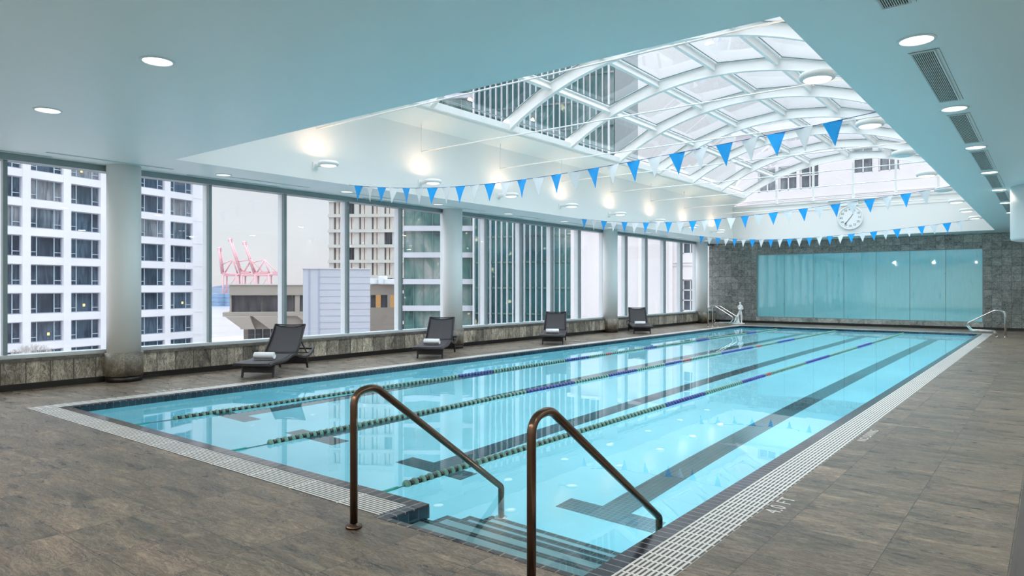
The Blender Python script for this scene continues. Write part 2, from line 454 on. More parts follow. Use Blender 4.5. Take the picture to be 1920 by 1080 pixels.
# columns
ordn = ['nearest white round column, left of the first lounger', 'second white round column, behind the second lounger',
        'third white round column, between the third and fourth loungers', 'farthest white round column beside the slate wall']
for i, y in enumerate((5.24, 13.52, 21.85, 30.12)):
    c = empty('column', (-12.62, y, 0)); tag(c, ordn[i], 'column', 'white columns along the windows', 'structure')
    bm = bm_new(); lathe(bm, [(.265, .50), (.265, H)], (0, 0, 0), n=48); mesh_obj('shaft', bm, 'white', c)
    bm = bm_new(); lathe(bm, [(.30, .10), (.30, .50)], (0, 0, 0), n=48, smooth=True); mesh_obj('stone_base', bm, 'stone_column', c)
    bm = bm_new(); lathe(bm, [(.285, 0), (.285, .10)], (0, 0, 0), n=48); mesh_obj('black_plinth', bm, 'black_base', c)

# far wall: slate with the teal glass panel
gX0, gX1, gZ0, gZ1 = -10.74, -2.10, .30, 3.13
bm = bm_new()
box(bm, -13.0, gX0, FARY, FARY+.2, .10, H); box(bm, gX1, RX, FARY, FARY+.2, .10, H)
box(bm, gX0, gX1, FARY, FARY+.2, gZ1, H)
struct(mesh_obj('wall_far', bm, 'slate_wall'), 'grey slate tiled far wall')
bm = bm_new(); box(bm, gX0, gX1, FARY-.03, FARY+.2, .10, gZ0-.02); struct(mesh_obj('trim_4', bm, 'pale_marble'), 'pale marble sill under the teal glass')
bm = bm_new(); box(bm, -12.7, RX, FARY-.012, FARY+.15, 0, .10); struct(mesh_obj('baseboard_far', bm, 'black_base'), 'black base along the far wall')
gp = empty('glass_wall_panel', (gX0, FARY, gZ0)); tag(gp, 'wide teal glass panel of seven sheets set in the slate far wall', 'glass panel')
W_ = (gX1-gX0)/7
for i in range(7):
    bm = bm_new(); box(bm, i*W_+.006, (i+1)*W_-.006, .05, .065, .0, gZ1-gZ0-.03)
    mesh_obj('glass_sheet', bm, 'teal_glass', gp)
bm = bm_new(); box(bm, 0, 7*W_, .066, .08, 0, gZ1-gZ0)
mesh_obj('backing', bm, 'black', gp)
bm = bm_new(); box(bm, 0, .04, 0, .066, 0, gZ1-gZ0-.03); box(bm, 7*W_-.03, 7*W_, 0, .066, 0, gZ1-gZ0-.03); box(bm, 0, 7*W_, 0, .066, gZ1-gZ0-.03, gZ1-gZ0); box(bm, 0, 7*W_, -.02, .066, -.02, 0)
mesh_obj('frame', bm, 'frame', gp)

# right and back walls (outside the photograph, they close the room)
bm = bm_new(); box(bm, RX, RX+.2, BY, FARY+.2, 0, H); struct(mesh_obj('wall_right', bm, 'white'))
bm = bm_new(); box(bm, -13.1, RX, BY-.2, BY, 0, H); struct(mesh_obj('wall_back', bm, 'white'))
# threshold strip at the right edge of the deck
bm = bm_new(); box(bm, -.165, -.02, BY, 12, 0, .012); box(bm, -.19, -.165, BY, 12, 0, .006)
struct(mesh_obj('trim_5', bm, 'strip'), 'narrow grey metal strip set in the deck')

# hanging rounded bulkhead, top right
bm = bm_new(); lathe(bm, [(.94, 2.585), (.985, 2.60), (1.0, 2.64), (1.0, H)], (0, 0, 0), n=64)
o = mesh_obj('trim_6', bm, 'white', loc=(.285, 17.93, 0)); struct(o, 'white round bulkhead hanging from the ceiling at the right')

# ------------------------------------------------------------------ skylight vault
sk = empty('skylight', (VC, (OY0+OY1)/2, ZC)); tag(sk, 'long arched glass skylight with white ribs over the pool', 'skylight')
def under(o, p):
    o.parent = p; o.matrix_parent_inverse = Matrix.Translation(-p.location); return o
RIBY = [5.56] + [7.95+2.765*k for k in range(9)]
NP = 6
th0 = math.asin((VC-SX0)/GRAD)
for y in RIBY:
    bm = bm_new()
    inn = [arc_x(-tmax + 2*tmax*i/40, RA) for i in range(41)]
    out_ = [arc_x(-tmax + 2*tmax*i/40, RA+.235) for i in range(41)]
    prism(bm, inn + out_[::-1], y-.05, y+.05, lambda a, b, h: (a, h, b))
    # darker lower flange lip
    fl_ = [arc_x(-tmax + 2*tmax*i/40, RA-.012) for i in range(41)]
    prism(bm, fl_ + inn[::-1], y-.062, y+.062, lambda a, b, h: (a, h, b))
    under(mesh_obj('arch_rib', bm, 'white_steel'), sk)
    bm = bm_new()      # cap strip that carries the glass edge
    a1 = [arc_x(-tmax + 2*tmax*i/40, RA+.236) for i in range(41)]; a2 = [arc_x(-tmax + 2*tmax*i/40, RA+.275) for i in range(41)]
    prism(bm, a1 + a2[::-1], y-.085, y+.085, lambda a, b, h: (a, h, b))
    under(mesh_obj('glazing_cap', bm, 'white_steel'), sk)
ths = [-tmax + 2*tmax*i/NP for i in range(NP+1)]
for j in range(len(RIBY)-1):
    y0, y1 = RIBY[j]+.05, RIBY[j+1]-.05
    for i in range(1, NP):
        t = ths[i]; c0, c1 = arc_x(t, RA+.17); n_ = Vector((sin(t), 0, cos(t))); s_ = Vector((cos(t), 0, -sin(t)))
        bm = bm_new()
        obox(bm, (c0, (y0+y1)/2, c1), s_*.045, (0, (y1-y0)/2, 0), n_*.07)
        obox(bm, (c0+n_.x*.085, (y0+y1)/2, c1+n_.z*.085), s_*.085, (0, (y1-y0)/2, 0), n_*.018)
        under(mesh_obj('purlin', bm, 'white_steel'), sk)
    for i in range(NP):
        bm = bm_new()
        q = [arc_x(ths[i]+.006, RA+.28), arc_x(ths[i+1]-.006, RA+.28), arc_x(ths[i+1]-.006, RA+.288), arc_x(ths[i]+.006, RA+.288)]
        prism(bm, q, y0+.02, y1-.02, lambda a, b, h: (a, h, b))
        under(mesh_obj('roof_pane', bm, 'sky_glass'), sk)
        bm = bm_new()
        ta, tb = ths[i]+.013, ths[i+1]-.013
        for t_, u_, v_, w_ in ((ta, ta+.0022, y0+.037, y1-.037), (tb-.0022, tb, y0+.037, y1-.037), (ta, tb, y0+.037, y0+.052), (ta, tb, y1-.052, y1-.037)):
            q = [arc_x(t_, RA+.266), arc_x(u_, RA+.266), arc_x(u_, RA+.280), arc_x(t_, RA+.280)]
            prism(bm, q, v_, w_, lambda a, b, h: (a, h, b))
        under(mesh_obj('gasket', bm, 'slot', label='dark rubber gasket'), sk)
for x in (SX0, SX1):
    bm = bm_new()
    d = 1 if x < VC else -1
    box(bm, min(x, x+d*.10), max(x, x+d*.10), OY0, OY1+.05, ZC+.05, ZC+.20)
    under(mesh_obj('curb', bm, 'white_steel'), sk)
# gable glazing at the far end
GY = 30.36
gz = lambda x: ZA + sqrt(max(0, (RA+.05)**2 - (x-VC)**2))
for x in (-9.35, -7.87, -6.34, -4.82, -3.4):
    bm = bm_new(); box(bm, x-.04, x+.04, GY-.03, GY+.06, 5.22, gz(x)); under(mesh_obj('gable_mullion', bm, 'white_steel'), sk)
bm = bm_new()
NS = 20
for i in range(NS):
    xa = SX0+.1 + (SX1-SX0-.2)*i/NS; xb = SX0+.1 + (SX1-SX0-.2)*(i+1)/NS
    prism(bm, [(xa, 5.22), (xb, 5.22), (xb, max(5.24, gz(xb))), (xa, max(5.24, gz(xa)))], GY+.01, GY+.018, lambda a, b, h: (a, h, b))
under(mesh_obj('gable_pane', bm, 'glass'), sk)

# tie rods across the well with their wall hangers
for j in range(9):
    y = 8.12 + 2.80*j
    t = empty('tie_rod', (VC, y, 4.66))
    tag(t, 'thin white tie rod spanning the skylight well, ' + ['nearest of all', 'second from the camera', 'third from the camera', 'fourth from the camera', 'fifth from the camera', 'sixth from the camera', 'seventh from the camera', 'second from the far end', 'nearest the far end wall'][j], 'rod', 'tie rods under the skylight')
    bm = bm_new(); tube(bm, [(OX0+.16-VC, 0, 0), (OX1-.02-VC, 0, 0)], .013, 8); mesh_obj('rod', bm, 'white_steel', t)
    bm = bm_new(); tube(bm, [(OX0+.16-VC, 0, 0), (OX0+.16-VC, 0, ZS-4.66+.05)], .009, 8); mesh_obj('hanger', bm, 'white_steel', t)

# ------------------------------------------------------------------ pool
pool = empty('swimming_pool', ((WX0+WX1)/2, (WY0+WY1)/2, 0)); tag(pool, 'long turquoise lap pool with dark tiled edge, white gutter grate and four lane lines', 'swimming pool')
# shell (solid walls with thickness)
bm = bm_new()
T = .3
box(bm, WX0-T, WX1+T, NY0-T, WY1+T, PB-T, PB)
box(bm, WX0-T, WX0, WY0-T, WY1+T, PB, -.16)
box(bm, WX1, WX1+T, NY0-T, WY1+T, PB, -.16)
box(bm, WX0, WX1, WY1, WY1+T, PB, -.16)
box(bm, WX0, NX0, WY0-T, WY0, PB, -.16)
box(bm, NX0-T, NX0, NY0, WY0-T, PB, -.16)
box(bm, NX0-T, WX1, NY0-T, NY0, PB, -.16)
under(mesh_obj('basin', bm, 'pool_plaster'), pool)
# waterline tile band and coping
bm = bm_new()
box(bm, WX0-T, WX0, WY0-T, WY1+T, -.16, -.012); box(bm, WX1, WX1+T, NY0-T, WY1+T, -.16, -.012)
box(bm, WX0, WX1, WY1, WY1+T, -.16, -.012); box(bm, WX0, NX0, WY0-T, WY0, -.16, -.012)
box(bm, NX0-T, NX0, NY0, WY0-T, -.16, -.012); box(bm, NX0, WX1, NY0-T, NY0, -.16, -.012)
under(mesh_obj('waterline_band', bm, 'waterline', label='dark blue tiles at the waterline'), pool)
for x0, x1, y0, y1, mt in ((WX0-CT, WX0, WY0, WY1, 'coping_y'), (WX1, WX1+CT, NY0-CT, WY1, 'coping_y'), (WX0-CT, WX1+CT, WY1, WY1+CT, 'coping_x'), (WX0-CT, NX0, WY0-CT, WY0, 'coping_x'), (NX0-.11, NX0, NY0, WY0-CT, 'coping_y')):
    bm = bm_new(); box(bm, x0, x1, y0, y1, -.012, .004); under(mesh_obj('coping', bm, mt, bevel=.003), pool)
bm = bm_new(); box(bm, NX0-.11, WX1, NY0-.05, NY0, -.012, .003); under(mesh_obj('coping', bm, 'coping_x', bevel=.003), pool)
for x0, x1, y0, y1, mt in ((gx0, WX0-CT, gy0, gy1, 'grate_y'), (WX1+CT, gx1, gy0-2.4, gy1, 'grate_y'), (WX0-CT, WX1+CT, WY1+CT, gy1, 'grate_x'), (WX0-CT, NX0-.11, gy0, WY0-CT, 'grate_x')):
    bm = bm_new(); box(bm, x0, x1, y0, y1, -.012, .003); under(mesh_obj('gutter_grate', bm, mt), pool)
# water
bm = bm_new()
vs = [bm.verts.new(p) for p in ((WX0, WY0, WL), (NX0, WY0, WL), (NX0, NY0, WL), (WX1, NY0, WL), (WX1, WY1, WL), (WX0, WY1, WL))]
bm.faces.new(vs); wo = mesh_obj('water', bm, 'water'); under(wo, pool)
if wo.data.polygons[0].normal.z < 0: wo.data.flip_normals()
# steps
SY = [3.60, 3.86, 4.12, 4.40]; SZ = [-.155, -.30, -.51, -.72]
for i in range(4):
    ya = NY0 if i == 0 else SY[i-1]
    bm = bm_new(); box(bm, -3.66 if i else NX0, WX1, ya, SY[i], PB, SZ[i]); under(mesh_obj('step', bm, 'pool_step'), pool)
    xl = NX0 if SY[i] < WY0 else -3.66
    bm = bm_new(); box(bm, xl-.001, WX1, SY[i]-.055, SY[i]+.004, SZ[i]-.05, SZ[i]+.004)
    if i: box(bm, xl-.004, xl+.05, max(ya, WY0), SY[i]-.055, SZ[i]-.05, SZ[i]+.0035)
    under(mesh_obj('step_nosing', bm, 'nosing', label='dark tiled step edge'), pool)
# lane lines with T marks
for xc in (-3.19, -5.40, -7.55, -9.55):
    bm = bm_new()
    ye = WY1-1.7
    hw = .15; tw = .5
    poly = [(xc-tw, 5.37), (xc+tw, 5.37), (xc+tw, 5.64), (xc+hw, 5.64), (xc+hw, ye), (xc+tw, ye), (xc+tw, ye+.27), (xc-tw, ye+.27), (xc-tw, ye), (xc-hw, ye), (xc-hw, 5.64), (xc-tw, 5.64)]
    prism(bm, poly, PB, PB+.004, lambda a, b, h: (a, b, h))
    under(mesh_obj('lane_line', bm, 'lane_tile'), pool)
# added fill lights with lamp housings on the hidden pool side, brightening the basin
LIGHTS = []
def area(name, loc, rot, size, power, col=(1, 1, 1), parent=None, shape='DISK', spread=pi, size_y=None):
    l = bpy.data.lights.new(name, 'AREA'); l.shape = shape; l.size = size; l.energy = power; l.color = col; l.spread = spread
    if size_y: l.size_y = size_y
    o = bpy.data.objects.new(name, l); COL.objects.link(o); o.location = loc; o.rotation_euler = rot
    if parent: under(o, parent)
    return o
for j in range(7):
    y = 5.4 + 3.75*j
    bm = bm_new(); lathe(bm, [(.17, 0), (.17, -.02), (.15, -.03)], (WX1, y, -.62), 'X', 24); under(mesh_obj('added_lamp_rim', bm, 'steel'), pool)
    bm = bm_new(); lathe(bm, [(.14, -.028), (.14, -.034)], (WX1, y, -.62), 'X', 24); under(mesh_obj('lamp_lens', bm, 'added_pool_glow'), pool)
    area('added_pool_fill', (WX1-.05, y, -.62), (0, pi/2, 0), .30, 38, (.86, .98, 1), pool)

# ------------------------------------------------------------------ entry handrails (bronze)
def handrail(x, skew, label, dy=1.44, zb=-.035):
    r = empty('pool_handrail', (x, 2.975, 0)); tag(r, label, 'handrail')
    pts = arc_fillet([(0, 0, 0), (0, 0, .90), (skew*.14, .17, .925), (skew, dy, zb), (skew, dy, -.72)], [.17, .14, .035], 8)
    bm = bm_new(); tube(bm, pts, .0255, 20); mesh_obj('tube', bm, 'bronze', r)
    bm = bm_new(); lathe(bm, [(.055, .0), (.055, .012), (.034, .02), (.027, .03)], (0, 0, .003), n=28); mesh_obj('floor_flange', bm, 'bronze', r)
    bm = bm_new(); lathe(bm, [(.055, 0), (.055, .01), (.03, .02)], (skew, dy, -.72), n=24); mesh_obj('step_flange', bm, 'steel', r)
    return r
handrail(-3.675, .10, 'left bronze handrail curving down from the deck to the pool steps')
handrail(-2.20, .02, 'right bronze handrail in front, cut off by the bottom of the photo', 1.48, -.01)

# far grab rails (stainless)
def grab(x, y, sgn, label, dy=0, group=None, n=2, gap=.42):
    o = empty('grab_rail', (x, y, 0)); tag(o, label, 'grab rail', group)
    pts = arc_fillet([(0, 0, 0), (0, 0, .86), (sgn*.30, 0, .86), (sgn*1.08, 0, .40), (sgn*.92, 0, .20), (sgn*.30, 0, .19), (sgn*.22, 0, 0)], [.16, .12, .12, .10, .07], 7)
    bm = bm_new(); tube(bm, pts, .021, 14); mesh_obj('tube', bm, 'steel', o)
    for dx in (0, sgn*.22):
        bm = bm_new(); lathe(bm, [(.045, 0), (.045, .012), (.025, .018)], (dx, 0, .001), n=20); mesh_obj('flange', bm, 'steel', o)
grab(-11.10, 27.15, 1, 'steel grab rail at the far left pool corner, the nearer of the pair', group='steel grab rails at the far pool corners')
grab(-11.10, 27.62, 1, 'steel grab rail at the far left pool corner, the farther of the pair', group='steel grab rails at the far pool corners')
grab(-1.22, 27.35, -1, 'steel grab rail at the far right pool corner, the nearer of the pair', group='steel grab rails at the far pool corners')
grab(-1.22, 27.83, -1, 'steel grab rail at the far right pool corner, the farther of the pair', group='steel grab rails at the far pool corners')

# ------------------------------------------------------------------ lane ropes
def float_mesh(nm, mat):
    bm = bm_new()
    lathe(bm, [(.012, -.040), (.034, -.038), (.041, -.026), (.041, -.010), (.034, .000), (.014, .002)], (0, 0, 0), 'Y', 14, 0)
    lathe(bm, [(.024, .0022), (.032, .008), (.032, .040), (.024, .050)], (0, 0, 0), 'Y', 10, 1)
    bmesh.ops.recalc_face_normals(bm, faces=bm.faces[:])
    me = bpy.data.meshes.new(nm); bm.to_mesh(me); bm.free(); me.materials.append(M[mat]); me.materials.append(M['float_core'])
    return me
FM = {c: float_mesh('float_'+c, c+'_float') for c in ('green', 'blue', 'red')}
BL = {0: [(9.6, 10.6), (13.2, 14.2), (17, 17.8), (20.5, 21.5), (25, 26)], 1: [(8.8, 10.2), (11.4, 12.5), (13.8, 14.6), (17.0, 19.3), (21.5, 23.2)], 2: [(9.0, 10.4), (12, 13.2), (16, 18), (21, 23)]}
RED = {0: [(15.0, 15.3)], 1: [(14.7, 15.1), (19.6, 20.0)], 2: [(13.3, 13.6)]}
for ri, (x, y0f, lab) in enumerate(((-8.78, 4.28, 'left green and blue lane rope, nearest the windows'), (-6.60, 4.24, 'middle green and blue lane rope of the three'), (-4.30, 4.06, 'right green and blue lane rope, nearest the bronze handrails'))):
    rp = empty('lane_rope', (x, WY0, WL)); tag(rp, lab, 'lane rope', 'lane ropes across the pool')
    bm = bm_new(); tube(bm, [(0, .0, .0), (0, .25, .004), (0, WY1-WY0-.25, .004), (0, WY1-WY0, .0)], .005, 8); mesh_obj('cable', bm, 'cable', rp)
    bm = bm_new(); tube(bm, [(0, .02, .004), (0, .30, .004)], .014, 10); mesh_obj('end_sleeve', bm, 'teal_sleeve', rp, 'green rubber sleeve')
    y = y0f - WY0; n = 0; rest = []
    while y < WY1-WY0-.4:
        yy = y + WY0
        c = 'green'
        if any(a < yy < b for a, b in BL[ri]): c = 'blue'
        if any(a < yy < b for a, b in RED[ri]): c = 'red'
        if n < 99:
            o = bpy.data.objects.new('float', FM[c]); COL.objects.link(o); o.parent = rp
            o.location = (0, y, .008); o.rotation_euler = (0, random.uniform(0, 1.2), 0)
            if c != 'green': o['label'] = c + ' float'
        else: rest.append((y, c))
        y += .092; n += 1
    if rest:
        bm = bm_new()
        for y, c in rest:
            mi = {'green': 0, 'blue': 2, 'red': 3}[c]
            lathe(bm, [(.012, -.040), (.034, -.038), (.041, -.026), (.041, -.010), (.034, .000), (.014, .002)], (0, y, .008), 'Y', 8, mi)
            lathe(bm, [(.024, .0022), (.032, .008), (.032, .040), (.024, .050)], (0, y, .008), 'Y', 8, 1)
        o = mesh_obj('float_row', bm, ['green_float', 'float_core', 'blue_float', 'red_float'], rp); o['kind'] = 'stuff'

# ------------------------------------------------------------------ pennant lines
def pennant_mesh(nm, mat):
    bm = bm_new()
    NX, NZ = 4, 6
    for s in (1, -1):
        grid = []
        for j in range(NZ+1):
            f = j/NZ; hw = .115*(1-f)+.002
            grid.append([bm.verts.new((-hw+2*hw*i/NX, s*.0015+.012*sin(f*3.2)*cos(i*.9), -.30*f)) for i in range(NX+1)])
        for j in range(NZ):
            for i in range(NX): bm.faces.new((grid[j][i], grid[j][i+1], grid[j+1][i+1], grid[j+1][i])).smooth = True
    me = bpy.data.meshes.new(nm); bm.to_mesh(me); bm.free(); me.materials.append(M[mat]); return me
PM = [pennant_mesh('pennant_blue', 'blue_flag'), pennant_mesh('pennant_white', 'white_flag')]
def pennants(yL, yR, zs, x_first, pitch, nblue, label):
    o = empty('pennant_line', (OX0, yL, H)); tag(o, label, 'bunting', 'backstroke flag lines over the pool')
    def zat(x):
        s = (x-OX0)/(OX1-OX0); s = min(max(s, 0), 1)
        return -zs*4*s*(1-s) - zs*.28*sin(2*pi*s)*.5
    def yat(x): return (yR-yL)*(x-OX0)/(OX1-OX0)
    pts = [(OX0+(OX1-OX0)*i/40 - OX0, yat(OX0+(OX1-OX0)*i/40), zat(OX0+(OX1-OX0)*i/40)) for i in range(41)]
    bm = bm_new(); tube(bm, pts, .0045, 6); mesh_obj('cord', bm, 'cord', o)
    for k in range(2*nblue-1):
        x = x_first + pitch*k/2
        if x > OX1-.25: break
        p = bpy.data.objects.new('pennant', PM[k % 2]); COL.objects.link(p); p.parent = o
        dz = (zat(x+.05)-zat(x-.05))/.1
        p.location = (x-OX0, yat(x), zat(x)); p.rotation_euler = (random.uniform(-.12, .12), -math.atan(dz), random.uniform(-.22, .22) + (yR-yL)/(OX1-OX0))
        p['label'] = ('blue', 'white')[k % 2] + ' pennant'
pennants(9.03, 9.16, .30, -11.01, .682, 14, 'nearest line of blue and white pennants across the pool')
pennants(17.75, 16.80, .31, -11.13, .72, 14, 'middle line of blue and white pennants across the pool')
pennants(26.3, 25.1, .31, -11.0, .70, 14, 'farthest line of blue and white pennants, nearest the clock')

# ------------------------------------------------------------------ downlights, vents, sconces
def down_light(x, y, label, power=1.6, lens='lamp_lens'):
    o = empty('ceiling_downlight', (x, y, H)); tag(o, label, 'downlight', 'round recessed ceiling downlights')
    bm = bm_new()
    # annular trim
    n = 40
    prof = [(.150, -.0005), (.150, -.007), (.128, -.010), (.124, -.0005)]
    rings = [[bm.verts.new((r*cos(2*pi*k/n), r*sin(2*pi*k/n), z)) for k in range(n)] for r, z in prof]
    for A, B in zip(rings, rings[1:]+rings[:1]):
        for k in range(n): bm.faces.new((A[k], A[(k+1) % n], B[(k+1) % n], B[k]))
    mesh_obj('trim_ring', bm, 'vent_white', o)
    bm = bm_new(); lathe(bm, [(.124, -.001), (.124, -.005)], (0, 0, 0), n=40); mesh_obj('lens', bm, lens, o)
    area('downlight_lamp', (0, 0, -.02), (0, 0, 0), .22, power, (1, .93, .84)).parent = o
    return o
names_l = ['first', 'second', 'third', 'fourth', 'fifth', 'sixth', 'seventh', 'eighth', 'ninth']
down_light(-6.52, 3.0, 'large round downlight at the upper left of the ceiling, the biggest there')
down_light(-9.34, 3.03, 'round downlight near the left edge of the photo, above the first window')
for j in range(9):
    down_light(-12.12, 6.78+2.84*j, names_l[j]+' round downlight from the camera in the row along the windows', .05, 'dim_lens')
for j in range(7):
    down_light(-.91, 6.71+2.83*j, names_l[j]+' round downlight from the camera in the row right of the opening')

for q, (x_, y_) in enumerate(((-10.5, -1.2), (-7.6, -1.2), (-4.7, -1.2), (-1.8, -1.2), (1.3, -1.2), (1.6, 2.5), (1.6, 6.2), (1.6, 10.), (1.6, 14.), (1.6, 18.), (1.6, 22.), (1.6, 26.))):  # invented fill lights out of view, added to brighten the room
    down_light(x_, y_, 'added round fill light out of view, ' + ('behind the camera' if q < 5 else 'over the right hand side of the deck'), 42 if q < 5 else 20)['group'] = 'added fill lights behind the camera' if q < 5 else 'added fill lights over the right hand deck'

def vent(x, y0, y1, label):
    o = empty('ceiling_vent', (x, y0, H)); tag(o, label, 'air vent', 'slotted ceiling vents')
    L_ = y1-y0
    bm = bm_new(); box(bm, -.085, .085, 0, L_, -.003, -.0005); mesh_obj('dark_slots', bm, 'black', o)
    bm = bm_new()
    for k in range(12): box(bm, -.085+k*.0152, -.085+k*.0152+.0055, 0, L_, -.010, -.0035)
    mesh_obj('grille', bm, 'vent_white', o)
    bm = bm_new(); box(bm, -.098, -.087, -.012, L_+.012, -.013, -.0005); box(bm, .087, .098, -.012, L_+.012, -.013, -.0005); box(bm, -.098, .098, -.018, -.006, -.013, -.0005); box(bm, -.098, .098, L_+.002, L_+.014, -.013, -.0005)
    mesh_obj('frame', bm, 'vent_white', o)
    bm = bm_new(); box(bm, .128, .131, -.02, L_+.02, -.004, -.0005); box(bm, -.11, .131, -.030, -.024, -.004, -.0005); mesh_obj('edge_line', bm, 'slot', o)
vlab = ['slotted ceiling vent at the top right edge of the photo', 'long slotted vent between the first two right hand downlights', 'slotted vent between the second and third right hand downlights', 'slotted vent between the third and fourth right hand downlights', 'slotted vent between the fourth and fifth right hand downlights', 'small slotted vent past the fifth right hand downlight', 'tiny far slotted vent past the sixth right hand downlight']
for j, (a, b) in enumerate(((3.8, 5.78), (7.08, 9.10), (9.90, 11.90), (12.75, 14.80), (15.6, 17.6), (18.4, 20.4), (21.3, 23.3))):
    vent(-.915, a, b, vlab[j])

def slot(x, y0, y1, w, label):
    o = empty('ceiling_slot', (x, y0, H)); tag(o, label, 'air slot', 'linear ceiling slots along the windows')
    bm = bm_new(); box(bm, -w/2, w/2, 0, y1-y0, -.003, -.0004); mesh_obj('slot', bm, 'slot', o)
    bm = bm_new(); box(bm, -w/2-.012, -w/2, 0, y1-y0, -.008, -.0004); box(bm, w/2, w/2+.012, 0, y1-y0, -.008, -.0004); mesh_obj('frame', bm, 'vent_white', o)
for j in range(8):
    slot(-12.24, 3.95+2.84*j if j else 3.95, (3.95+2.84*j)+1.95, .030, 'long thin slot in the ceiling beside the windows, ' + names_l[j] + ' from the camera')
for j in range(6):
    slot(-12.62, 2.2+4.15*j, 4.15+4.15*j, .05, 'short dark slot close to the window heads, ' + names_l[j] + ' from the camera')

def sconce(side, y, label, lit=True):
    x = OX0 if side < 0 else OX1; d = -side
    o = empty('wall_lamp', (x, y, 3.97)); tag(o, label, 'wall lamp', 'round uplighters on the skylight well walls')
    bm = bm_new(); box(bm, min(0, d*.03), max(0, d*.03), -.06, .06, -.06, .08); mesh_obj('bracket', bm, 'white_steel', o, bevel=.008)
    bm = bm_new(); box(bm, min(d*.03, d*.26), max(d*.03, d*.26), -.035, .035, -.02, .03); mesh_obj('arm', bm, 'white_steel', o, bevel=.006)
    bm = bm_new(); lathe(bm, [(.15, -.035), (.185, -.028), (.195, 0), (.185, .03), (.16, .045)], (d*.42, 0, 0), n=36); mesh_obj('shade', bm, 'white_steel', o)
    bm = bm_new(); lathe(bm, [(.10, -.055), (.14, -.045), (.148, -.036)], (d*.42, 0, 0), n=30); mesh_obj('diffuser', bm, 'sconce_glow' if lit else 'white_flag', o)
    bm = bm_new(); lathe(bm, [(.148, .046), (.13, .052)], (d*.42, 0, 0), n=30); mesh_obj('top_lens', bm, 'sconce_glow' if lit else 'white_flag', o)
    if lit:
        a = area('uplight', (d*.34, 0, .09), (0, radians(166)*(-d), 0), .2, 3.2, (1, .70, .46)); a.parent = o
        a = area('downglow', (d*.42, 0, -.06), (0, 0, 0), .18, .05, (1, .84, .68)); a.parent = o
for j in range(8):
    y = 8.2+2.82*j
    sconce(-1, y, names_l[j]+' round wall lamp from the camera on the window side of the skylight well')
    sconce(1, y, names_l[j]+' round wall lamp from the camera on the right side of the skylight well', lit=j not in (2, 4))

# ------------------------------------------------------------------ pace clock
ck = empty('wall_clock', (-6.45, OY1, 4.44)); tag(ck, 'large white round pace clock with black numbers on the far end wall', 'clock')
bm = bm_new(); lathe(bm, [(.47, -.0), (.49, -.03), (.48, -.08), (.44, -.09), (.44, -.07)], (0, 0, 0), 'Y', 56); mesh_obj('rim', bm, 'white_steel', ck)
bm = bm_new(); lathe(bm, [(.438, -.071), (.438, -.075)], (0, 0, 0), 'Y', 56); mesh_obj('dial', bm, 'white', ck)
def text_mesh(name, s, size, mat, parent=None, loc=(0, 0, 0), rot=(0, 0, 0), thick=.001, sx=1., space=1.):
    cu = bpy.data.curves.new(name, 'FONT'); cu.body = s; cu.size = size; cu.extrude = thick; cu.align_x = 'CENTER'; cu.align_y = 'CENTER'; cu.space_character = space
    cu.resolution_u = 3
    t = bpy.data.objects.new('tmp_text', cu); COL.objects.link(t)
    dg = bpy.context.evaluated_depsgraph_get(); me = bpy.data.meshes.new_from_object(t.evaluated_get(dg)); bpy.data.objects.remove(t)
    o = bpy.data.objects.new(name, me); COL.objects.link(o); me.materials.clear(); me.materials.append(M[mat])
    o.location = loc; o.rotation_euler = rot; o.scale = (sx, 1, 1)
    if parent: o.parent = parent
    return o
for k in range(1, 13):
    a = 2*pi*k/12
    text_mesh('numeral', str(5*k), .115, 'black', ck, (sin(a)*.335, -.077, cos(a)*.335), (pi/2, 0, 0))
bm = bm_new()
for k in range(60):
    a = 2*pi*k/60; obox(bm, (sin(a)*.415, -.077, cos(a)*.415), (cos(a)*.003, 0, -sin(a)*.003), (0, .001, 0), (sin(a)*.012, 0, cos(a)*.012))
mesh_obj('minute_marks', bm, 'black', ck)
bm = bm_new(); ang = radians(218)
obox(bm, (sin(ang)*.12, -.082, cos(ang)*.12), (sin(ang)*.20, 0, cos(ang)*.20), (0, .002, 0), (cos(ang)*.010, 0, -sin(ang)*.010))
obox(bm, (sin(ang)*.28, -.082, cos(ang)*.28), (sin(ang)*.035, 0, cos(ang)*.035), (0, .0025, 0), (cos(ang)*.020, 0, -sin(ang)*.020))
mesh_obj('hand', bm, 'black', ck)
bm = bm_new(); obox(bm, (.045, -.086, .06), (.05, 0, .075), (0, .002, 0), (.008, 0, -.006)); mesh_obj('hand', bm, 'red_float', ck, 'red hand')
bx_ = empty('clock_bracket', (-6.45, OY1, 4.93)); tag(bx_, 'white bracket box on the wall above the pace clock', 'bracket')
bm = bm_new(); box(bm, -.36, .30, -.10, 0, .0, .22); mesh_obj('box', bm, 'white_steel', bx_, bevel=.005)
bm = bm_new(); box(bm, -.85, .95, -.14, 0, .23, .27); mesh_obj('shelf_plate', bm, 'white_steel', bx_, bevel=.004)

# deck lettering
t = text_mesh('depth_marking', '4.0 FT', .155, 'text', None, (-1.575, 5.22, .0012), (0, 0, pi/2), .0004, .98, 1.12); tag(t, 'white 4.0 FT depth marking on the deck beside the near gutter grate', 'lettering')
t = text_mesh('deck_marking', 'NO DIVING', .12, 'text', None, (-1.575, 8.28, .0012), (0, 0, pi/2), .0004, 1.1, 1.05); tag(t, 'worn white NO DIVING marking on the deck beyond the depth marking', 'lettering')
t = text_mesh('depth_marking', '4.0 FT', .155, 'text', None, (-1.575, 22.4, .0012), (0, 0, pi/2), .0004, .98, 1.12); tag(t, 'white depth marking far along the right side of the pool', 'lettering')
t = text_mesh('depth_marking', '4.0 FT', .155, 'text', None, (-10.93, 5.2, .0012), (0, 0, -pi/2), .0004, .98, 1.12); tag(t, 'white depth marking on the window side near the first column', 'lettering')

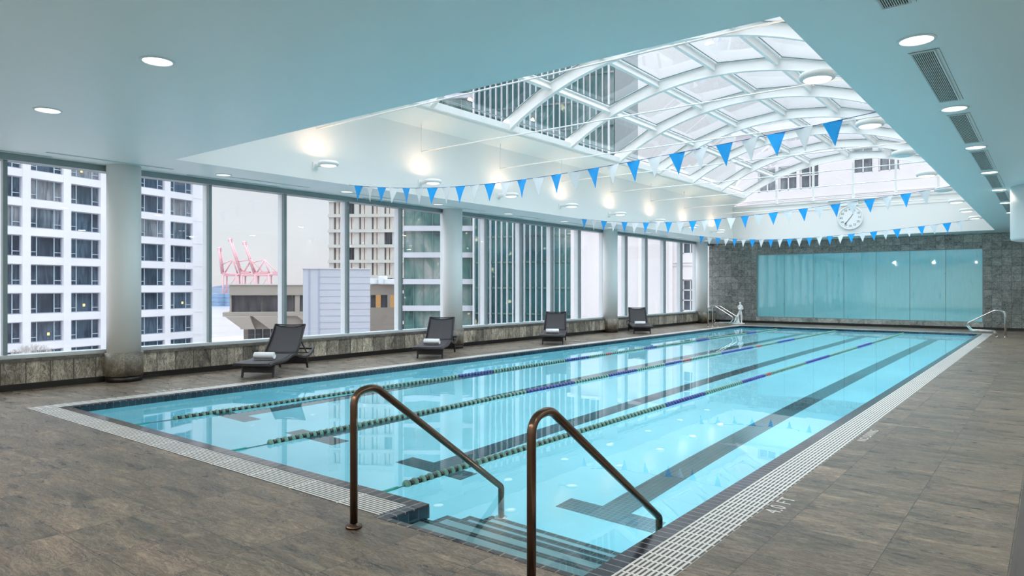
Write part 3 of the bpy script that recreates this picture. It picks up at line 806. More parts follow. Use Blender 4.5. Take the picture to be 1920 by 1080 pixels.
# ------------------------------------------------------------------ loungers and towels
def lounger_proto():
    r = empty('sun_lounger', (0, 0, 0))
    Wd = .33
    # local: +x width (right), +y towards the head; origin = middle of front feet line
    # side rail profile (y, z) upper surface
    seat = [(-.26, .262), (-.20, .278), (0, .286), (.25, .283), (.42, .290), (.58, .325), (.70, .350), (.82, .352), (.92, .335)]
    rail = seat + [(1.10, .290), (1.30, .262), (1.48, .275), (1.62, .325), (1.75, .40)]
    for sx in (-1, 1):
        bm = bm_new()
        up = rail; lo = [(y, z-.042) for y, z in rail]
        prism(bm, up + lo[::-1], sx*Wd-.022, sx*Wd+.022, lambda a, b, h: (h, a, b))
        mesh_obj('side_rail', bm, 'wicker', r, bevel=.008)
    # woven seat, slightly dished across, curved front edge
    bm = bm_new(); NW = 8
    for s, dz in ((1, 0), (-1, -.018)):
        g = []
        for (y, z) in seat:
            row = []
            for i in range(NW+1):
                f = -1+2*i/NW; yy = y - (.05*(1-f*f) if y < -.25 else 0)
                row.append(bm.verts.new((f*(Wd-.015), yy, z+.006-.012*(1-f*f)+dz)))
            g.append(row)
        for j in range(len(seat)-1):
            for i in range(NW): bm.faces.new((g[j][i], g[j][i+1], g[j+1][i+1], g[j+1][i])).smooth = True
        if s == 1: top = g
        else: bot = g
    def skirt(a, b):
        for i in range(len(a)-1): bm.faces.new((a[i], a[i+1], b[i+1], b[i]))
    skirt(top[0], bot[0]); skirt(top[-1], bot[-1]); skirt([x[0] for x in top], [x[0] for x in bot]); skirt([x[-1] for x in top], [x[-1] for x in bot])
    mesh_obj('seat', bm, 'wicker', r)
    # front lip beam, follows the curved edge
    bm = bm_new(); pts = [(-Wd+2*Wd*i/12, -.262-.05*(1-(-1+i/6)**2), .258) for i in range(13)]
    for a, b in zip(pts, pts[1:]):
        a, b = Vector(a), Vector(b); obox(bm, (a+b)/2, (b-a)/2*1.02, (0, .016, 0), (0, 0, .022))
    mesh_obj('front_rail', bm, 'wicker', r)
    # backrest, leaning, slightly curved with a dished top edge
    bm = bm_new(); NB = 8
    base, topp = Vector((0, .93, .34)), Vector((0, 1.36, .87))
    for s in (0, 1):
        g = []
        for j in range(NB+1):
            f = j/NB; c = base.lerp(topp, f); hw = .315-.012*f
            nrm = Vector((0, .53, -.43)).normalized()
            row = []
            for i in range(9):
                q = -1+i/4; p = c + Vector((q*hw, 0, 0)) + nrm*(.03*sin(pi*f)*.6 + .022*(1-q*q) + s*.028)
                if j == NB: p.z -= .018*(1-q*q)
                row.append(bm.verts.new(p))
            g.append(row)
        for j in range(NB):
            for i in range(8): bm.faces.new((g[j][i], g[j][i+1], g[j+1][i+1], g[j+1][i])).smooth = True
        if s == 0: top = g
        else: bot = g
    skirt(top[0], bot[0]); skirt(top[-1], bot[-1]); skirt([x[0] for x in top], [x[0] for x in bot]); skirt([x[-1] for x in top], [x[-1] for x in bot])
    mesh_obj('backrest', bm, 'wicker', r)
    # edge frame of backrest
    bm = bm_new()
    for sx in (-1, 1):
        tube(bm, [(sx*.322, .93, .335), (sx*.318, 1.16, .60), (sx*.308, 1.37, .878)], .015, 8)
    tube(bm, [(-.308, 1.37, .878), (-.15, 1.375, .866), (0, 1.378, .862), (.15, 1.375, .866), (.308, 1.37, .878)], .014, 8)
    mesh_obj('backrest_frame', bm, 'wicker', r)
    # prop bar behind the backrest and tail cross bar
    bm = bm_new(); tube(bm, [(-.26, 1.20, .62), (-.26, 1.56, .30)], .012, 8); tube(bm, [(.26, 1.20, .62), (.26, 1.56, .30)], .012, 8); tube(bm, [(-.30, 1.56, .30), (.30, 1.56, .30)], .012, 8)
    mesh_obj('prop_bar', bm, 'wicker', r)
    bm = bm_new(); obox(bm, (0, 1.74, .375), (.33, 0, 0), (0, .02, .01), (0, -.008, .016)); mesh_obj('tail_rail', bm, 'wicker', r)
    for yy, zt, sp in ((0.02, .25, -.06), (1.46, .245, .08)):
        for sx in (-1, 1):
            bm = bm_new()
            prism(bm, [(-.026, zt), (.026, zt), (.016+sp, 0), (-.016+sp, 0)], sx*(Wd-.045)-.018, sx*(Wd-.045)+.018, lambda a, b, h: (h, a+yy, b))
            mesh_obj('leg', bm, 'wicker', r, bevel=.004)
        bm = bm_new(); q = .40
        prism(bm, [(-.012, zt), (.012, zt), (.012+sp*.62, .085), (-.012+sp*.62, .085)], -(Wd-.06), (Wd-.06), lambda a, b, h: (h, a+yy, b))
        mesh_obj('woven_panel', bm, 'wicker', r)
    return r
LG = [(-11.21, 6.93, 'nearest dark wicker lounger with a rolled towel, below the beige building'), (-11.165, 11.22, 'second dark wicker lounger from the camera, in front of the second column'),
      (-11.185, 16.14, 'third dark wicker lounger from the camera, before the glass office tower'), (-11.305, 21.78, 'farthest dark wicker lounger, past the third column')]
proto = lounger_proto(); LROT = radians(32.5)
TW = None
def towel_proto():
    t = empty('rolled_towel', (0, 0, 0))
    bm = bm_new(); n = 26
    # spiral cross-section, extruded along x
    prof = []
    for i in range(n*2+1):
        a = 2*pi*i/n; rr = .020 + .056*(i/(2*n)); prof.append((rr*cos(a), rr*sin(a)))
    rings = [[bm.verts.new((x, y*1.08, z*.9)) for y, z in prof] for x in (-.185, -.178, -.06, .06, .178, .185)]
    inner = [[bm.verts.new((x, y*1.08*(1-.009/max(hypot(y, z), .02)), z*.9*(1-.009/max(hypot(y, z), .02)))) for y, z in prof] for x in (-.185, -.178, -.06, .06, .178, .185)]
    for A, B in zip(rings, rings[1:]):
        for k in range(len(prof)-1): bm.faces.new((A[k], A[k+1], B[k+1], B[k])).smooth = True
    for A, B in zip(inner, inner[1:]):
        for k in range(len(prof)-1): bm.faces.new((A[k], B[k], B[k+1], A[k+1])).smooth = True
    for A, B in ((rings[0], inner[0]), (rings[-1], inner[-1])):
        for k in range(len(prof)-1): bm.faces.new((A[k], B[k], B[k+1], A[k+1]))
    tube(bm, [(-.180, 0, 0), (.180, 0, 0)], .062, 24)
    mesh_obj('towel_roll', bm, 'towel', t)
    bm = bm_new(); tube(bm, [(-.17, .074, -.036), (.17, .074, -.036)], .008, 8); mesh_obj('towel_edge', bm, 'towel', t)
    return t
tproto = towel_proto()
for i, (x, y, lab) in enumerate(LG):
    o = proto if i == 0 else copy_tree(proto)
    o.location = (x, y, 0); o.rotation_euler = (0, 0, LROT + (0, .0, -.03, .05)[i]); tag(o, lab, 'sun lounger', 'dark wicker loungers along the windows')
    t = tproto if i == 0 else copy_tree(tproto)
    rz = o.rotation_euler.z
    lx, ly = -.03, .30
    t.location = (x+lx*cos(rz)-ly*sin(rz), y+lx*sin(rz)+ly*cos(rz), .362); t.rotation_euler = (0, 0, rz + (.05, -.06, .04, 0)[i])
    tag(t, 'rolled white towel on the ' + ['nearest wicker lounger', 'second wicker lounger from the camera', 'third wicker lounger from the camera', 'farthest wicker lounger'][i], 'towel', 'rolled white towels on the loungers')

# ------------------------------------------------------------------ statue
def skin_mesh(name, verts, edges, radii, mat, parent, sub=2):
    me = bpy.data.meshes.new(name); me.from_pydata(verts, edges, []); o = bpy.data.objects.new(name, me); COL.objects.link(o)
    s = o.modifiers.new('skin', 'SKIN'); s.use_smooth_shade = True
    for i, v in enumerate(me.skin_vertices[0].data):
        r = radii[i]; v.radius = r if isinstance(r, tuple) else (r, r); v.use_root = (i == 0)
    m = o.modifiers.new('sub', 'SUBSURF'); m.levels = sub; m.render_levels = sub
    me.materials.append(M[mat]); o.parent = parent; return o
st = empty('statue', (-10.98, 30.3, 0), radians(38)); tag(st, 'small white standing figure statue with crossed arms beside the slate wall', 'statue')
# local: x right (as seen), y away, z up; figure about one metre tall
V = [(.06, 0, .50), (.065, .0, .60), (.07, .0, .70), (.075, 0, .80), (.065, -.01, .865), (.055, -.02, .925), (.05, -.02, .985),
     (.00, 0, .79), (-.03, -.05, .68), (.05, -.10, .69), (.10, -.10, .72),
     (.15, 0, .79), (.175, -.02, .67), (.09, -.10, .655), (-.06, -.11, .665),
     (.02, 0, .47), (-.105, -.05, .31), (-.205, -.06, .11), (-.235, -.08, .06), (-.275, -.13, .05),
     (.11, 0, .47), (.125, 0, .27), (.125, .0, .08), (.13, -.04, .05), (.135, -.10, .045)]
Eg = [(0, 1), (1, 2), (2, 3), (3, 4), (4, 5), (5, 6), (3, 7), (7, 8), (8, 9), (9, 10), (3, 11), (11, 12), (12, 13), (13, 14), (0, 15), (15, 16), (16, 17), (17, 18), (18, 19), (0, 20), (20, 21), (21, 22), (22, 23), (23, 24)]
Rr = [(.078, .06), (.068, .05), (.082, .056), (.075, .05), .030, (.048, .055), (.038, .045), .042, .030, .024, .018, .042, .031, .026, .022, .058, .042, .026, .022, .014, .058, .044, .027, .024, .014]
skin_mesh('figure', V, Eg, Rr, 'plaster', st)
bm = bm_new(); lathe(bm, [(.11, .04), (.075, .12), (.06, .26), (.05, .36), (.03, .40)], (.0, .10, 0), n=14)
mesh_obj('tree_stump', bm, 'plaster', st)
bm = bm_new()
prism(bm, [(.27*cos(2*pi*k/16)*(1+.1*sin(3*k)), .20*sin(2*pi*k/16)*(1+.08*cos(2*k))) for k in range(16)], 0, .045, lambda a, b, h: (a-.02, b, h))
mesh_obj('plinth', bm, 'plaster', st, bevel=.01)
bm = bm_new()   # nose and hair cap
obox(bm, (.052, -.085, .935), (.008, 0, 0), (0, .012, 0), (0, .004, .014)); mesh_obj('nose', bm, 'plaster', st)

# ================================================================== outside
def fac_mat(name, col, var=.06, scale=.2, rough=.7): return paint(name, col, rough, var=var, scale=scale)
M['hotel'] = fac_mat('hotel_white_cladding', (.74, .745, .79))
M['hotel_frame'] = fac_mat('hotel_window_frame', (.36, .38, .46))
M['hotel_bar'] = fac_mat('hotel_window_bar', (.50, .60, .68))
def curtain_glass(name, dark, light, mx=.5, streak=14):
    m, nt, out = newmat(name)
    tc = nt.nodes.new('ShaderNodeTexCoord')
    st_ = nt.nodes.new('ShaderNodeVectorMath'); st_.operation = 'MULTIPLY'; st_.inputs[1].default_value = (1, 1, .12); L(nt, tc.outputs['Object'], st_.inputs[0])
    n = noise_node(nt, st_.outputs[0], streak/4, 3, .6, .8)
    n2 = noise_node(nt, tc.outputs['Object'], .22, 2)
    a = nt.nodes.new('ShaderNodeMath'); a.operation = 'MULTIPLY'; L(nt, n.outputs[0], a.inputs[0]); L(nt, n2.outputs[0], a.inputs[1])
    r = ramp_node(nt, a.outputs[0], [(.16, dark), (.34, light)])
    p = nt.nodes.new('ShaderNodeBsdfPrincipled'); L(nt, r.outputs[0], p.inputs['Base Color']); p.inputs['Roughness'].default_value = .12
    p.inputs['Specular IOR Level'].default_value = mx
    L(nt, p.outputs[0], out.inputs[0]); return m
M['pane_a'] = curtain_glass('hotel_glass_dark', (.012, .022, .045), (.07, .11, .16))
M['pane_b'] = curtain_glass('hotel_glass_mid', (.03, .05, .075), (.17, .21, .26))
M['pane_c'] = curtain_glass('hotel_glass_pale', (.09, .11, .13), (.26, .28, .31))
M['room_lamp'] = emit('lit_room_lamp', (1, .55, .18), 1.6)
M['stone_tower'] = fac_mat('precast_concrete', (.50, .49, .465))
M['tower_glass'] = fac_mat('tower_peach_glass', (.98, .86, .78), .08, .5, .3)
M['tower_dark'] = fac_mat('tower_dark_reveal', (.12, .11, .11))
M['metal_box'] = fac_mat('corrugated_blue_grey', (.42, .44, .50))
M['metal_line'] = fac_mat('corrugated_joint', (.30, .33, .42))
M['beige'] = fac_mat('beige_concrete', (.31, .275, .24))
M['beige_dark'] = fac_mat('brown_concrete', (.20, .175, .15))
M['ribbon'] = curtain_glass('ribbon_glass', (.02, .02, .028), (.08, .075, .085))
M['warm_win'] = emit('lit_office_window', (1, .55, .24), .28)
M['band'] = fac_mat('white_spandrel', (.52, .53, .58))
def office_glass(name, cols, litcol, lit=.8, sx=.25, sz=.28, thr=.64):
    m, nt, out = newmat(name)
    tc = nt.nodes.new('ShaderNodeTexCoord')
    st_ = nt.nodes.new('ShaderNodeVectorMath'); st_.operation = 'MULTIPLY'; st_.inputs[1].default_value = (1, 1, .55); L(nt, tc.outputs['Object'], st_.inputs[0])
    n = noise_node(nt, st_.outputs[0], sx, 5, .6, .8)
    r = ramp_node(nt, n.outputs[0], [(.30 + .4*i/(len(cols)-1), c) for i, c in enumerate(cols)])
    n2 = noise_node(nt, tc.outputs['Object'], sz, 2, .5, .2)
    lf = ramp_node(nt, n2.outputs[0], [(thr, (0, 0, 0)), (thr+.06, (1, 1, 1))])
    p = nt.nodes.new('ShaderNodeBsdfPrincipled'); L(nt, r.outputs[0], p.inputs['Base Color']); p.inputs['Roughness'].default_value = .12
    p.inputs['Specular IOR Level'].default_value = .4
    p.inputs['Emission Color'].default_value = (*litcol, 1)
    mu = nt.nodes.new('ShaderNodeMath'); mu.operation = 'MULTIPLY'; mu.inputs[1].default_value = lit
    L(nt, lf.outputs[0], mu.inputs[0]); L(nt, mu.outputs[0], p.inputs['Emission Strength'])
    L(nt, p.outputs[0], out.inputs[0]); return m
M['office_a'] = office_glass('banded_office_glass', [(.02, .05, .06), (.07, .16, .15), (.16, .24, .22), (.34, .34, .33)], (.9, .78, .45), .30, .25, .9, .70)
M['office_b'] = office_glass('fin_office_glass', [(.012, .04, .055), (.035, .12, .13), (.08, .20, .19), (.30, .34, .33)], (.85, .80, .48), .32, .13, .55, .68)
M['fin_white'] = fac_mat('white_fin', (.62, .65, .68))
M['pink'] = fac_mat('pinkish_render', (.70, .66, .67))
M['pink2'] = fac_mat('pinkish_trim', (.76, .73, .74))
M['brick'] = fac_mat('red_brick', (.36, .17, .11), .2)
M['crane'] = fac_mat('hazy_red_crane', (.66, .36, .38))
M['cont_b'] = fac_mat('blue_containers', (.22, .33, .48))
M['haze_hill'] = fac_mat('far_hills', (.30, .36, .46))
M['harbour'] = paint('harbour_water', (.34, .32, .38), .25, var=.08, scale=.01)
M['ground'] = fac_mat('city_ground', (.42, .36, .36))
M['twig'] = fac_mat('bare_twig', (.42, .38, .36))

def frame_of(A, B, n_in=None):
    """unit along A->B, and unit normal pointing away from the room"""
    d = (B-A); d.z = 0; u = d.normalized(); n = Vector((-u.y, u.x, 0))
    if n.dot(A) < 0: n = -n
    return u, n

def wbox(bm, A, u, n, t0, t1, d0, d1, z0, z1, mi=0):
    """box on a facade: t along, d depth away from viewer, z up"""
    P = [A + u*t + n*d for t, d in ((t0, d0), (t1, d0), (t1, d1), (t0, d1))]
    lo = [bm.verts.new((p.x, p.y, z0)) for p in P]; hi = [bm.verts.new((p.x, p.y, z1)) for p in P]
    for f in ((lo[3], lo[2], lo[1], lo[0]), tuple(hi)): bm.faces.new(f).material_index = mi
    for i in range(4): bm.faces.new((lo[i], lo[(i+1) % 4], hi[(i+1) % 4], hi[i])).material_index = mi

# --- hotel tower on the left
A = Vector((-83.79, 25.65, 0)); B = Vector((-89.01, 45.47, 0)); u, n = frame_of(A, B)
hb = empty('hotel_tower', (A.x, A.y, 0)); tag(hb, 'tall white hotel block with a grid of dark windows, seen through the left windows', 'building')
TW0, TP, WW, FH, WH = 0.0, 4.28, 3.45, 3.0, 2.2
k0, k1 = -4, 6
cols = range(-2, 5)
bm = bm_new()
tl, tr = TP*(-2)-.8, 22.6
for c in list(cols)+[5]:
    ta = TP*c - (TP-WW); tb = TP*c
    if c == 5: ta = TP*4+WW; tb = tr
    wbox(bm, A, u, n, ta if c != -2 else tl, tb, 0, 1.2, 1.88+FH*k0-1, 1.88+FH*k1+FH)
for k in range(k0, k1+2):
    z1 = 1.88+FH*k; z0 = z1-(FH-WH)
    wbox(bm, A, u, n, tl, tr, .06, 1.1, z0, z1)
wbox(bm, A, u, n, tl, tr, 1.2, 14, 1.88+FH*k0-18, 1.88+FH*k1+FH)
wbox(bm, A, u, n, tl, tr, 0, 1.2, 1.88+FH*k0-18, 1.88+FH*k0-.9)
for k in range(k0, k1+2):
    wbox(bm, A, u, n, TP*4+WW+.02, tr, -.03, 0, 1.88+FH*k-.42, 1.88+FH*k-.36)
under(mesh_obj('wall', bm, 'hotel'), hb)
lampset = {(1, 4): .42, (1, 1): 0, (1, 5): .45, (1, -1): .45, (0, -2): .60, (4, -1): .62, (1, -1): .5}
for c in cols:
    for k in range(k0, k1+1):
        t0 = TP*c; z0 = 1.88+FH*k
        bm = bm_new()
        fr = .10
        wbox(bm, A, u, n, t0, t0+WW, .30, .42, z0, z0+fr); wbox(bm, A, u, n, t0, t0+WW, .30, .42, z0+WH-fr, z0+WH)
        wbox(bm, A, u, n, t0, t0+fr, .30, .42, z0+fr, z0+WH-fr); wbox(bm, A, u, n, t0+WW-fr, t0+WW, .30, .42, z0+fr, z0+WH-fr)
        for tt in (.78, 2.62): wbox(bm, A, u, n, t0+tt-.035, t0+tt+.035, .32, .41, z0+fr, z0+WH-fr, 1)
        for ta, tb in ((fr, .745), (2.655, WW-fr)):
            wbox(bm, A, u, n, t0+ta, t0+tb, .32, .41, z0+.50, z0+.56, 1)
        w = under(mesh_obj('window', bm, ['hotel_frame', 'hotel_bar']), hb)
        bm = bm_new(); wbox(bm, A, u, n, t0+.02, t0+WW-.02, .43, .47, z0+.02, z0+WH-.02)
        g = mesh_obj('pane', bm, ('pane_a', 'pane_a', 'pane_b', 'pane_c')[(c*7+k*5) % 4 if k > 1 else (c+k) % 2 * ((c*3+k) % 2)]); g.parent = w
        if (c, k) in lampset and lampset[(c, k)]:
            f = lampset[(c, k)]; bm = bm_new(); wbox(bm, A, u, n, t0+WW*f-.13, t0+WW*f+.13, .415, .425, z0+.66, z0+.94)
            g = mesh_obj('room_lamp', bm, 'room_lamp', label='warm lit room lamp'); g.parent = w

# --- concrete grid tower
A = at(640, 163); B = at(775, 162); u, n = frame_of(A, B)
gt = empty('grid_tower', (A.x, A.y, 0)); tag(gt, 'tall pale precast concrete tower with square window grid behind the penthouse', 'building')
PW, PH = 3.03, 3.6; T0 = .62
ZB = 1.6 + (540.5-403)/1294*162.5
rows = range(-9, 6); ncol = 6
bm = bm_new()
tL, tR = T0-PW-.5, T0+PW*(ncol-1)+.6
for c in range(-1, ncol+1):
    wbox(bm, A, u, n, T0+PW*c-.56, T0+PW*c+.56, 0, 1.2, ZB+PH*rows[0]-3, ZB+PH*rows[-1]+5)
for k in list(rows)+[rows[-1]+1]:
    for zz, dd in ((0, -.35), (.35, -.1)):
        wbox(bm, A, u, n, tL-.3, tR+PW, dd, 1.2, ZB+PH*k-.55+zz, ZB+PH*k-.55+zz+.38)
wbox(bm, A, u, n, tL-.3, tR+PW, 1.2, 15, ZB+PH*rows[0]-30, ZB+PH*rows[-1]+5)
under(mesh_obj('wall', bm, 'stone_tower'), gt)
for c in range(-1, ncol):
    for k in rows:
        t0 = T0+PW*c+.56; z0 = ZB+PH*k+.18
        bm = bm_new(); W2 = PW-1.12; H2 = PH-.73
        wbox(bm, A, u, n, t0, t0+W2, .95, 1.05, z0, z0+H2, 0)
        wbox(bm, A, u, n, t0, t0+.20, .80, .94, z0, z0+H2, 1); wbox(bm, A, u, n, t0+W2*.55-.06, t0+W2*.55+.06, .80, .94, z0, z0+H2, 1); wbox(bm, A, u, n, t0+W2-.07, t0+W2, .80, .94, z0, z0+H2, 1)
        under(mesh_obj('window', bm, ['tower_glass' if (c*5+k*3) % 9 and k > -5 else 'ribbon', 'tower_dark']), gt)

# --- beige low building
A = at(430, 59); B = at(745, 62.5); u, n = frame_of(A, B); Lb = (B-A).length
bb = empty('beige_building', (A.x, A.y, 0)); tag(bb, 'low beige concrete building with dark ribbon windows and slanted brackets', 'building')
Z = lambda v, D=60: 1.6+(540.5-v)/1294*D
bm = bm_new()
wbox(bm, A, u, n, 0, Lb, 0, 6, Z(554), Z(535)); wbox(bm, A, u, n, 0, Lb, .5, 5.5, Z(586), Z(554))
wbox(bm, A, u, n, -.5, Lb, -.25, 6, Z(593), Z(585)); wbox(bm, A, u, n, .9, Lb, 0, 6, Z(617), Z(593))
wbox(bm, A, u, n, .9, Lb, 2.0, 6, Z(700), Z(617)); wbox(bm, A, u, n, 0, Lb, 0, 6, Z(760), Z(664))
for k in range(0, 3): wbox(bm, A, u, n, 5.6*k-.25 if k else 0, 5.6*k+.15, .12, .5, Z(586), Z(554))
under(mesh_obj('wall', bm, 'beige'), bb)
bm = bm_new()   # parapet coping
wbox(bm, A, u, n, -.1, Lb, -.1, .35, Z(535), Z(533)); under(mesh_obj('parapet_cap', bm, 'stone_tower'), bb)
for k in range(6):
    t0 = .1+2.55*k
    if t0+2.4 > Lb: break
    bm = bm_new(); wbox(bm, A, u, n, t0, t0+2.4, .30, .38, Z(585.5), Z(554.5)); under(mesh_obj('window', bm, 'ribbon'), bb)
for k, t0 in enumerate((-.2, 2.0, 5.6, 9.2)):
    bm = bm_new()
    fn = lambda a, b, h: tuple(A + u*(a) + n*(h)) [:2] + (b,)
    prism(bm, [(t0, Z(593)), (t0+1.9, Z(593)), (t0+2.35, Z(616)), (t0+1.35, Z(616))], -.9, .01, fn)
    under(mesh_obj('slanted_bracket', bm, 'beige'), bb)
for k in range(9):
    t0 = 1.3+.62*k*1.05
    bm = bm_new(); wbox(bm, A, u, n, t0, t0+.50, 1.9, 1.98, Z(664), Z(617)); under(mesh_obj('window', bm, 'warm_win' if k in (4,) else 'ribbon'), bb)
    bm = bm_new(); wbox(bm, A, u, n, t0+.54, t0+.61, 1.8, 1.95, Z(664), Z(617)); under(mesh_obj('window_post', bm, 'stone_tower'), bb)
# brown wing right of the penthouse
t1 = (at(690, 60)-A).dot(u)
bm = bm_new(); wbox(bm, A, u, n, t1, Lb+.2, -.7, -.3, Z(554), Z(534)); wbox(bm, A, u, n, t1, Lb+.2, -.7, -.3, Z(720), Z(578)); wbox(bm, A, u, n, t1, t1+.3, -.7, -.3, Z(578), Z(554)); wbox(bm, A, u, n, t1+1.75, t1+2.0, -.7, -.3, Z(578), Z(554))
under(mesh_obj('brown_wing', bm, 'beige_dark', label='brown right wing'), bb)
for a, b, mt in ((.3, .72, 'ribbon'), (.72, 1.2, 'warm_win'), (1.2, 1.75, 'ribbon'), (2.0, 2.9, 'warm_win')):
    bm = bm_new(); wbox(bm, A, u, n, t1+a+.02, t1+b-.02, -.45, -.40, Z(578), Z(554)); under(mesh_obj('window', bm, mt), bb)
# roof plant
for i, (uu, w_, h_, lab) in enumerate(((703, .55, .5, 'small white rooftop unit, left of three'), (718, .35, .7, 'small white rooftop unit, tallest of three'), (731, .6, .45, 'small white rooftop unit, right of three'))):
    p = at(uu, 61.5); bm = bm_new(); box(bm, -w_/2, w_/2, -.4, .4, 0, h_); tag(mesh_obj('rooftop_unit', bm, 'fin_white', loc=(p.x, p.y, Z(533)+.002), bevel=.03), lab, 'rooftop unit', 'rooftop units on the brown wing')

# --- grey metal penthouse
A = at(568, 44.6); B = at(694, 45.6); u, n = frame_of(A, B); Lb = (B-A).length
ph = empty('metal_penthouse', (A.x, A.y, 0)); tag(ph, 'plain blue grey metal clad block standing before the beige building', 'building')
bm = bm_new(); wbox(bm, A, u, n, 0, Lb, 0, 4, -12, Z(505, 45.)); under(mesh_obj('wall', bm, 'metal_box'), ph)
bm = bm_new(); wbox(bm, A, u, n, -.06, Lb+.06, -.06, 4.06, Z(505, 45.), Z(503.5, 45.)); under(mesh_obj('roof_edge', bm, 'band'), ph)
bm = bm_new()
for t in (.35, .95): wbox(bm, A, u, n, t, t+.09, -.03, 0, -12, Z(506, 45.5))
under(mesh_obj('vertical_joint', bm, 'metal_line'), ph)
bm = bm_new()
for k in range(12): wbox(bm, A, u, n, 1.04, Lb, -.015, 0, Z(520+12*k, 45.5)-.012, Z(520+12*k, 45.5)+.012)
under(mesh_obj('horizontal_joint', bm, 'metal_line'), ph)

# --- banded glass office
A = at(740, 94); B = at(900, 94); u, n = frame_of(A, B); Lb = (B-A).length
ob = empty('banded_office', (A.x, A.y, 0)); tag(ob, 'glass office block with white horizontal bands either side of the second column', 'building')
Zb = lambda v: 1.6+(540.5-v)/1294*94
FP = 3.62; zb0 = Zb(428)
t0 = (at(757, 94)-A).dot(u)
bm = bm_new(); wbox(bm, A, u, n, t0, Lb, 1.2, 16, -30, zb0+FP*9); under(mesh_obj('core', bm, 'tower_dark'), ob)
for k in range(-8, 10):
    z = zb0+FP*k
    bm = bm_new(); wbox(bm, A, u, n, t0-.1, Lb, -.05, .6, z-.28, z+.30); wbox(bm, A, u, n, t0-.1, Lb, -.25, .6, z-.42, z-.26)
    if k == -4: wbox(bm, A, u, n, t0-.1, Lb, -.1, .6, z-1.3, z-.5)
    under(mesh_obj('spandrel_band', bm, 'band'), ob)
    bm = bm_new(); wbox(bm, A, u, n, t0, Lb, .25, .33, z+.30, z+FP-.42)
    w = under(mesh_obj('glass_band', bm, 'office_a'), ob)
    bm = bm_new()
    for i in range(10): wbox(bm, A, u, n, t0+1.3*i, t0+1.3*i+.06, .12, .25, z+.30, z+FP-.42)
    g = mesh_obj('glazing_bars', bm, 'frame'); g.parent = w

# --- glass office with white vertical fins
A = at(889, 93); B = at(1150, 86.5); u, n = frame_of(A, B); Lb = (B-A).length
fb = empty('fin_office', (A.x, A.y, 0)); tag(fb, 'dark teal glass office tower with thin white vertical fins', 'building')
FPI = .80
nf = int(Lb/FPI)+1
top = 42
bm = bm_new(); wbox(bm, A, u, n, 0, Lb, 1., 18, -30, top); under(mesh_obj('core', bm, 'frame'), fb)
bm = bm_new()
for k in range(-8, 12):
    z = 1.6+3.4*k
    wbox(bm, A, u, n, 0, Lb, .10, .2, z-.12, z+.12)
o = under(mesh_obj('floor_edges', bm, 'office_a'), fb)
for i in range(0, nf-1, 3):
    bm = bm_new(); wbox(bm, A, u, n, FPI*i+.02, min(Lb, FPI*(i+3))-.02, .22, .30, -30, top); under(mesh_obj('glass_panel', bm, 'office_b'), fb)
for i in range(nf):
    bm = bm_new(); w2 = .045 if i not in (0, nf-1) else .10
    wbox(bm, A, u, n, FPI*i-w2, FPI*i+w2, -.30, .22, -30, top+.4); under(mesh_obj('fin', bm, 'fin_white'), fb)

# --- pinkish building beyond the far end
A = Vector((-29.5, 45, 0)); B = Vector((8, 45, 0)); u = Vector((1, 0, 0)); n = Vector((0, 1, 0))
pb = empty('pink_building', (A.x, A.y, 0)); tag(pb, 'pale pinkish rendered building with tall windows beyond the far end', 'building')
wins = []
for cx_ in (-19.75, -17.55, -14.5, -13.2, -11.9, -8.9, -7.5, -4.3, -1.6, 1.1):
    for z0, hh in ((-3.9, 2.2), (0.0, 2.2), (3.97, 2.2), (7.75 if cx_ < -11.5 else 8.42, 1.55)):
        if cx_ > -16.5 or z0 < 5: wins.append((cx_, z0, hh))
WWd = 1.12
bm = bm_new()
xs = sorted(set(w_[0] for w_ in wins))
zt = 11.6; zl = 6.4
edges = [-29.5] + [e for c in xs for e in (c-WWd/2, c+WWd/2)] + [8]
for i in range(0, len(edges), 2):
    if edges[i] < -16.5 < edges[i+1]: wbox(bm, Vector((0, 45, 0)), u, n, edges[i], -16.5, 0, .6, -30, zl); wbox(bm, Vector((0, 45, 0)), u, n, -16.5, edges[i+1], 0, .6, -30, zt)
    else: wbox(bm, Vector((0, 45, 0)), u, n, edges[i], edges[i+1], 0, .6, -30, zl if edges[i] < -16.5 else zt)
for c in xs:
    zz = [-30] + [e for c_, z0, hh in wins if c_ == c for e in (z0, z0+hh)] + [zl if c < -16.5 else zt]
    for i in range(0, len(zz), 2): wbox(bm, Vector((0, 45, 0)), u, n, c-WWd/2, c+WWd/2, 0, .6, zz[i], zz[i+1])
wbox(bm, Vector((0, 45, 0)), u, n, -29.5, -16.5, .6, 12, -30, zl); wbox(bm, Vector((0, 45, 0)), u, n, -16.5, 8, .6, 12, -30, zt)
for z in (3.15, 3.35, 7.0, 7.2, 11.2): wbox(bm, Vector((0, 45, 0)), u, n, -21 if z < 6 else -16.5, 8, -.06, 0, z, z+.07)
under(mesh_obj('wall', bm, 'pink'), pb)
bm = bm_new(); wbox(bm, Vector((0, 45, 0)), u, n, -16.7, 8.2, -.3, 12.2, zt, zt+.4); wbox(bm, Vector((0, 45, 0)), u, n, -29.7, -16.7, -.2, 12.2, zl, zl+.3); under(mesh_obj('cornice', bm, 'pink2'), pb)
for x in (-26.2, -23.6, -21.2):
    bm = bm_new(); wbox(bm, Vector((0, 45, 0)), u, n, x, x+.25, -.12, 0, -30, zl); under(mesh_obj('pilaster', bm, 'pink2'), pb)
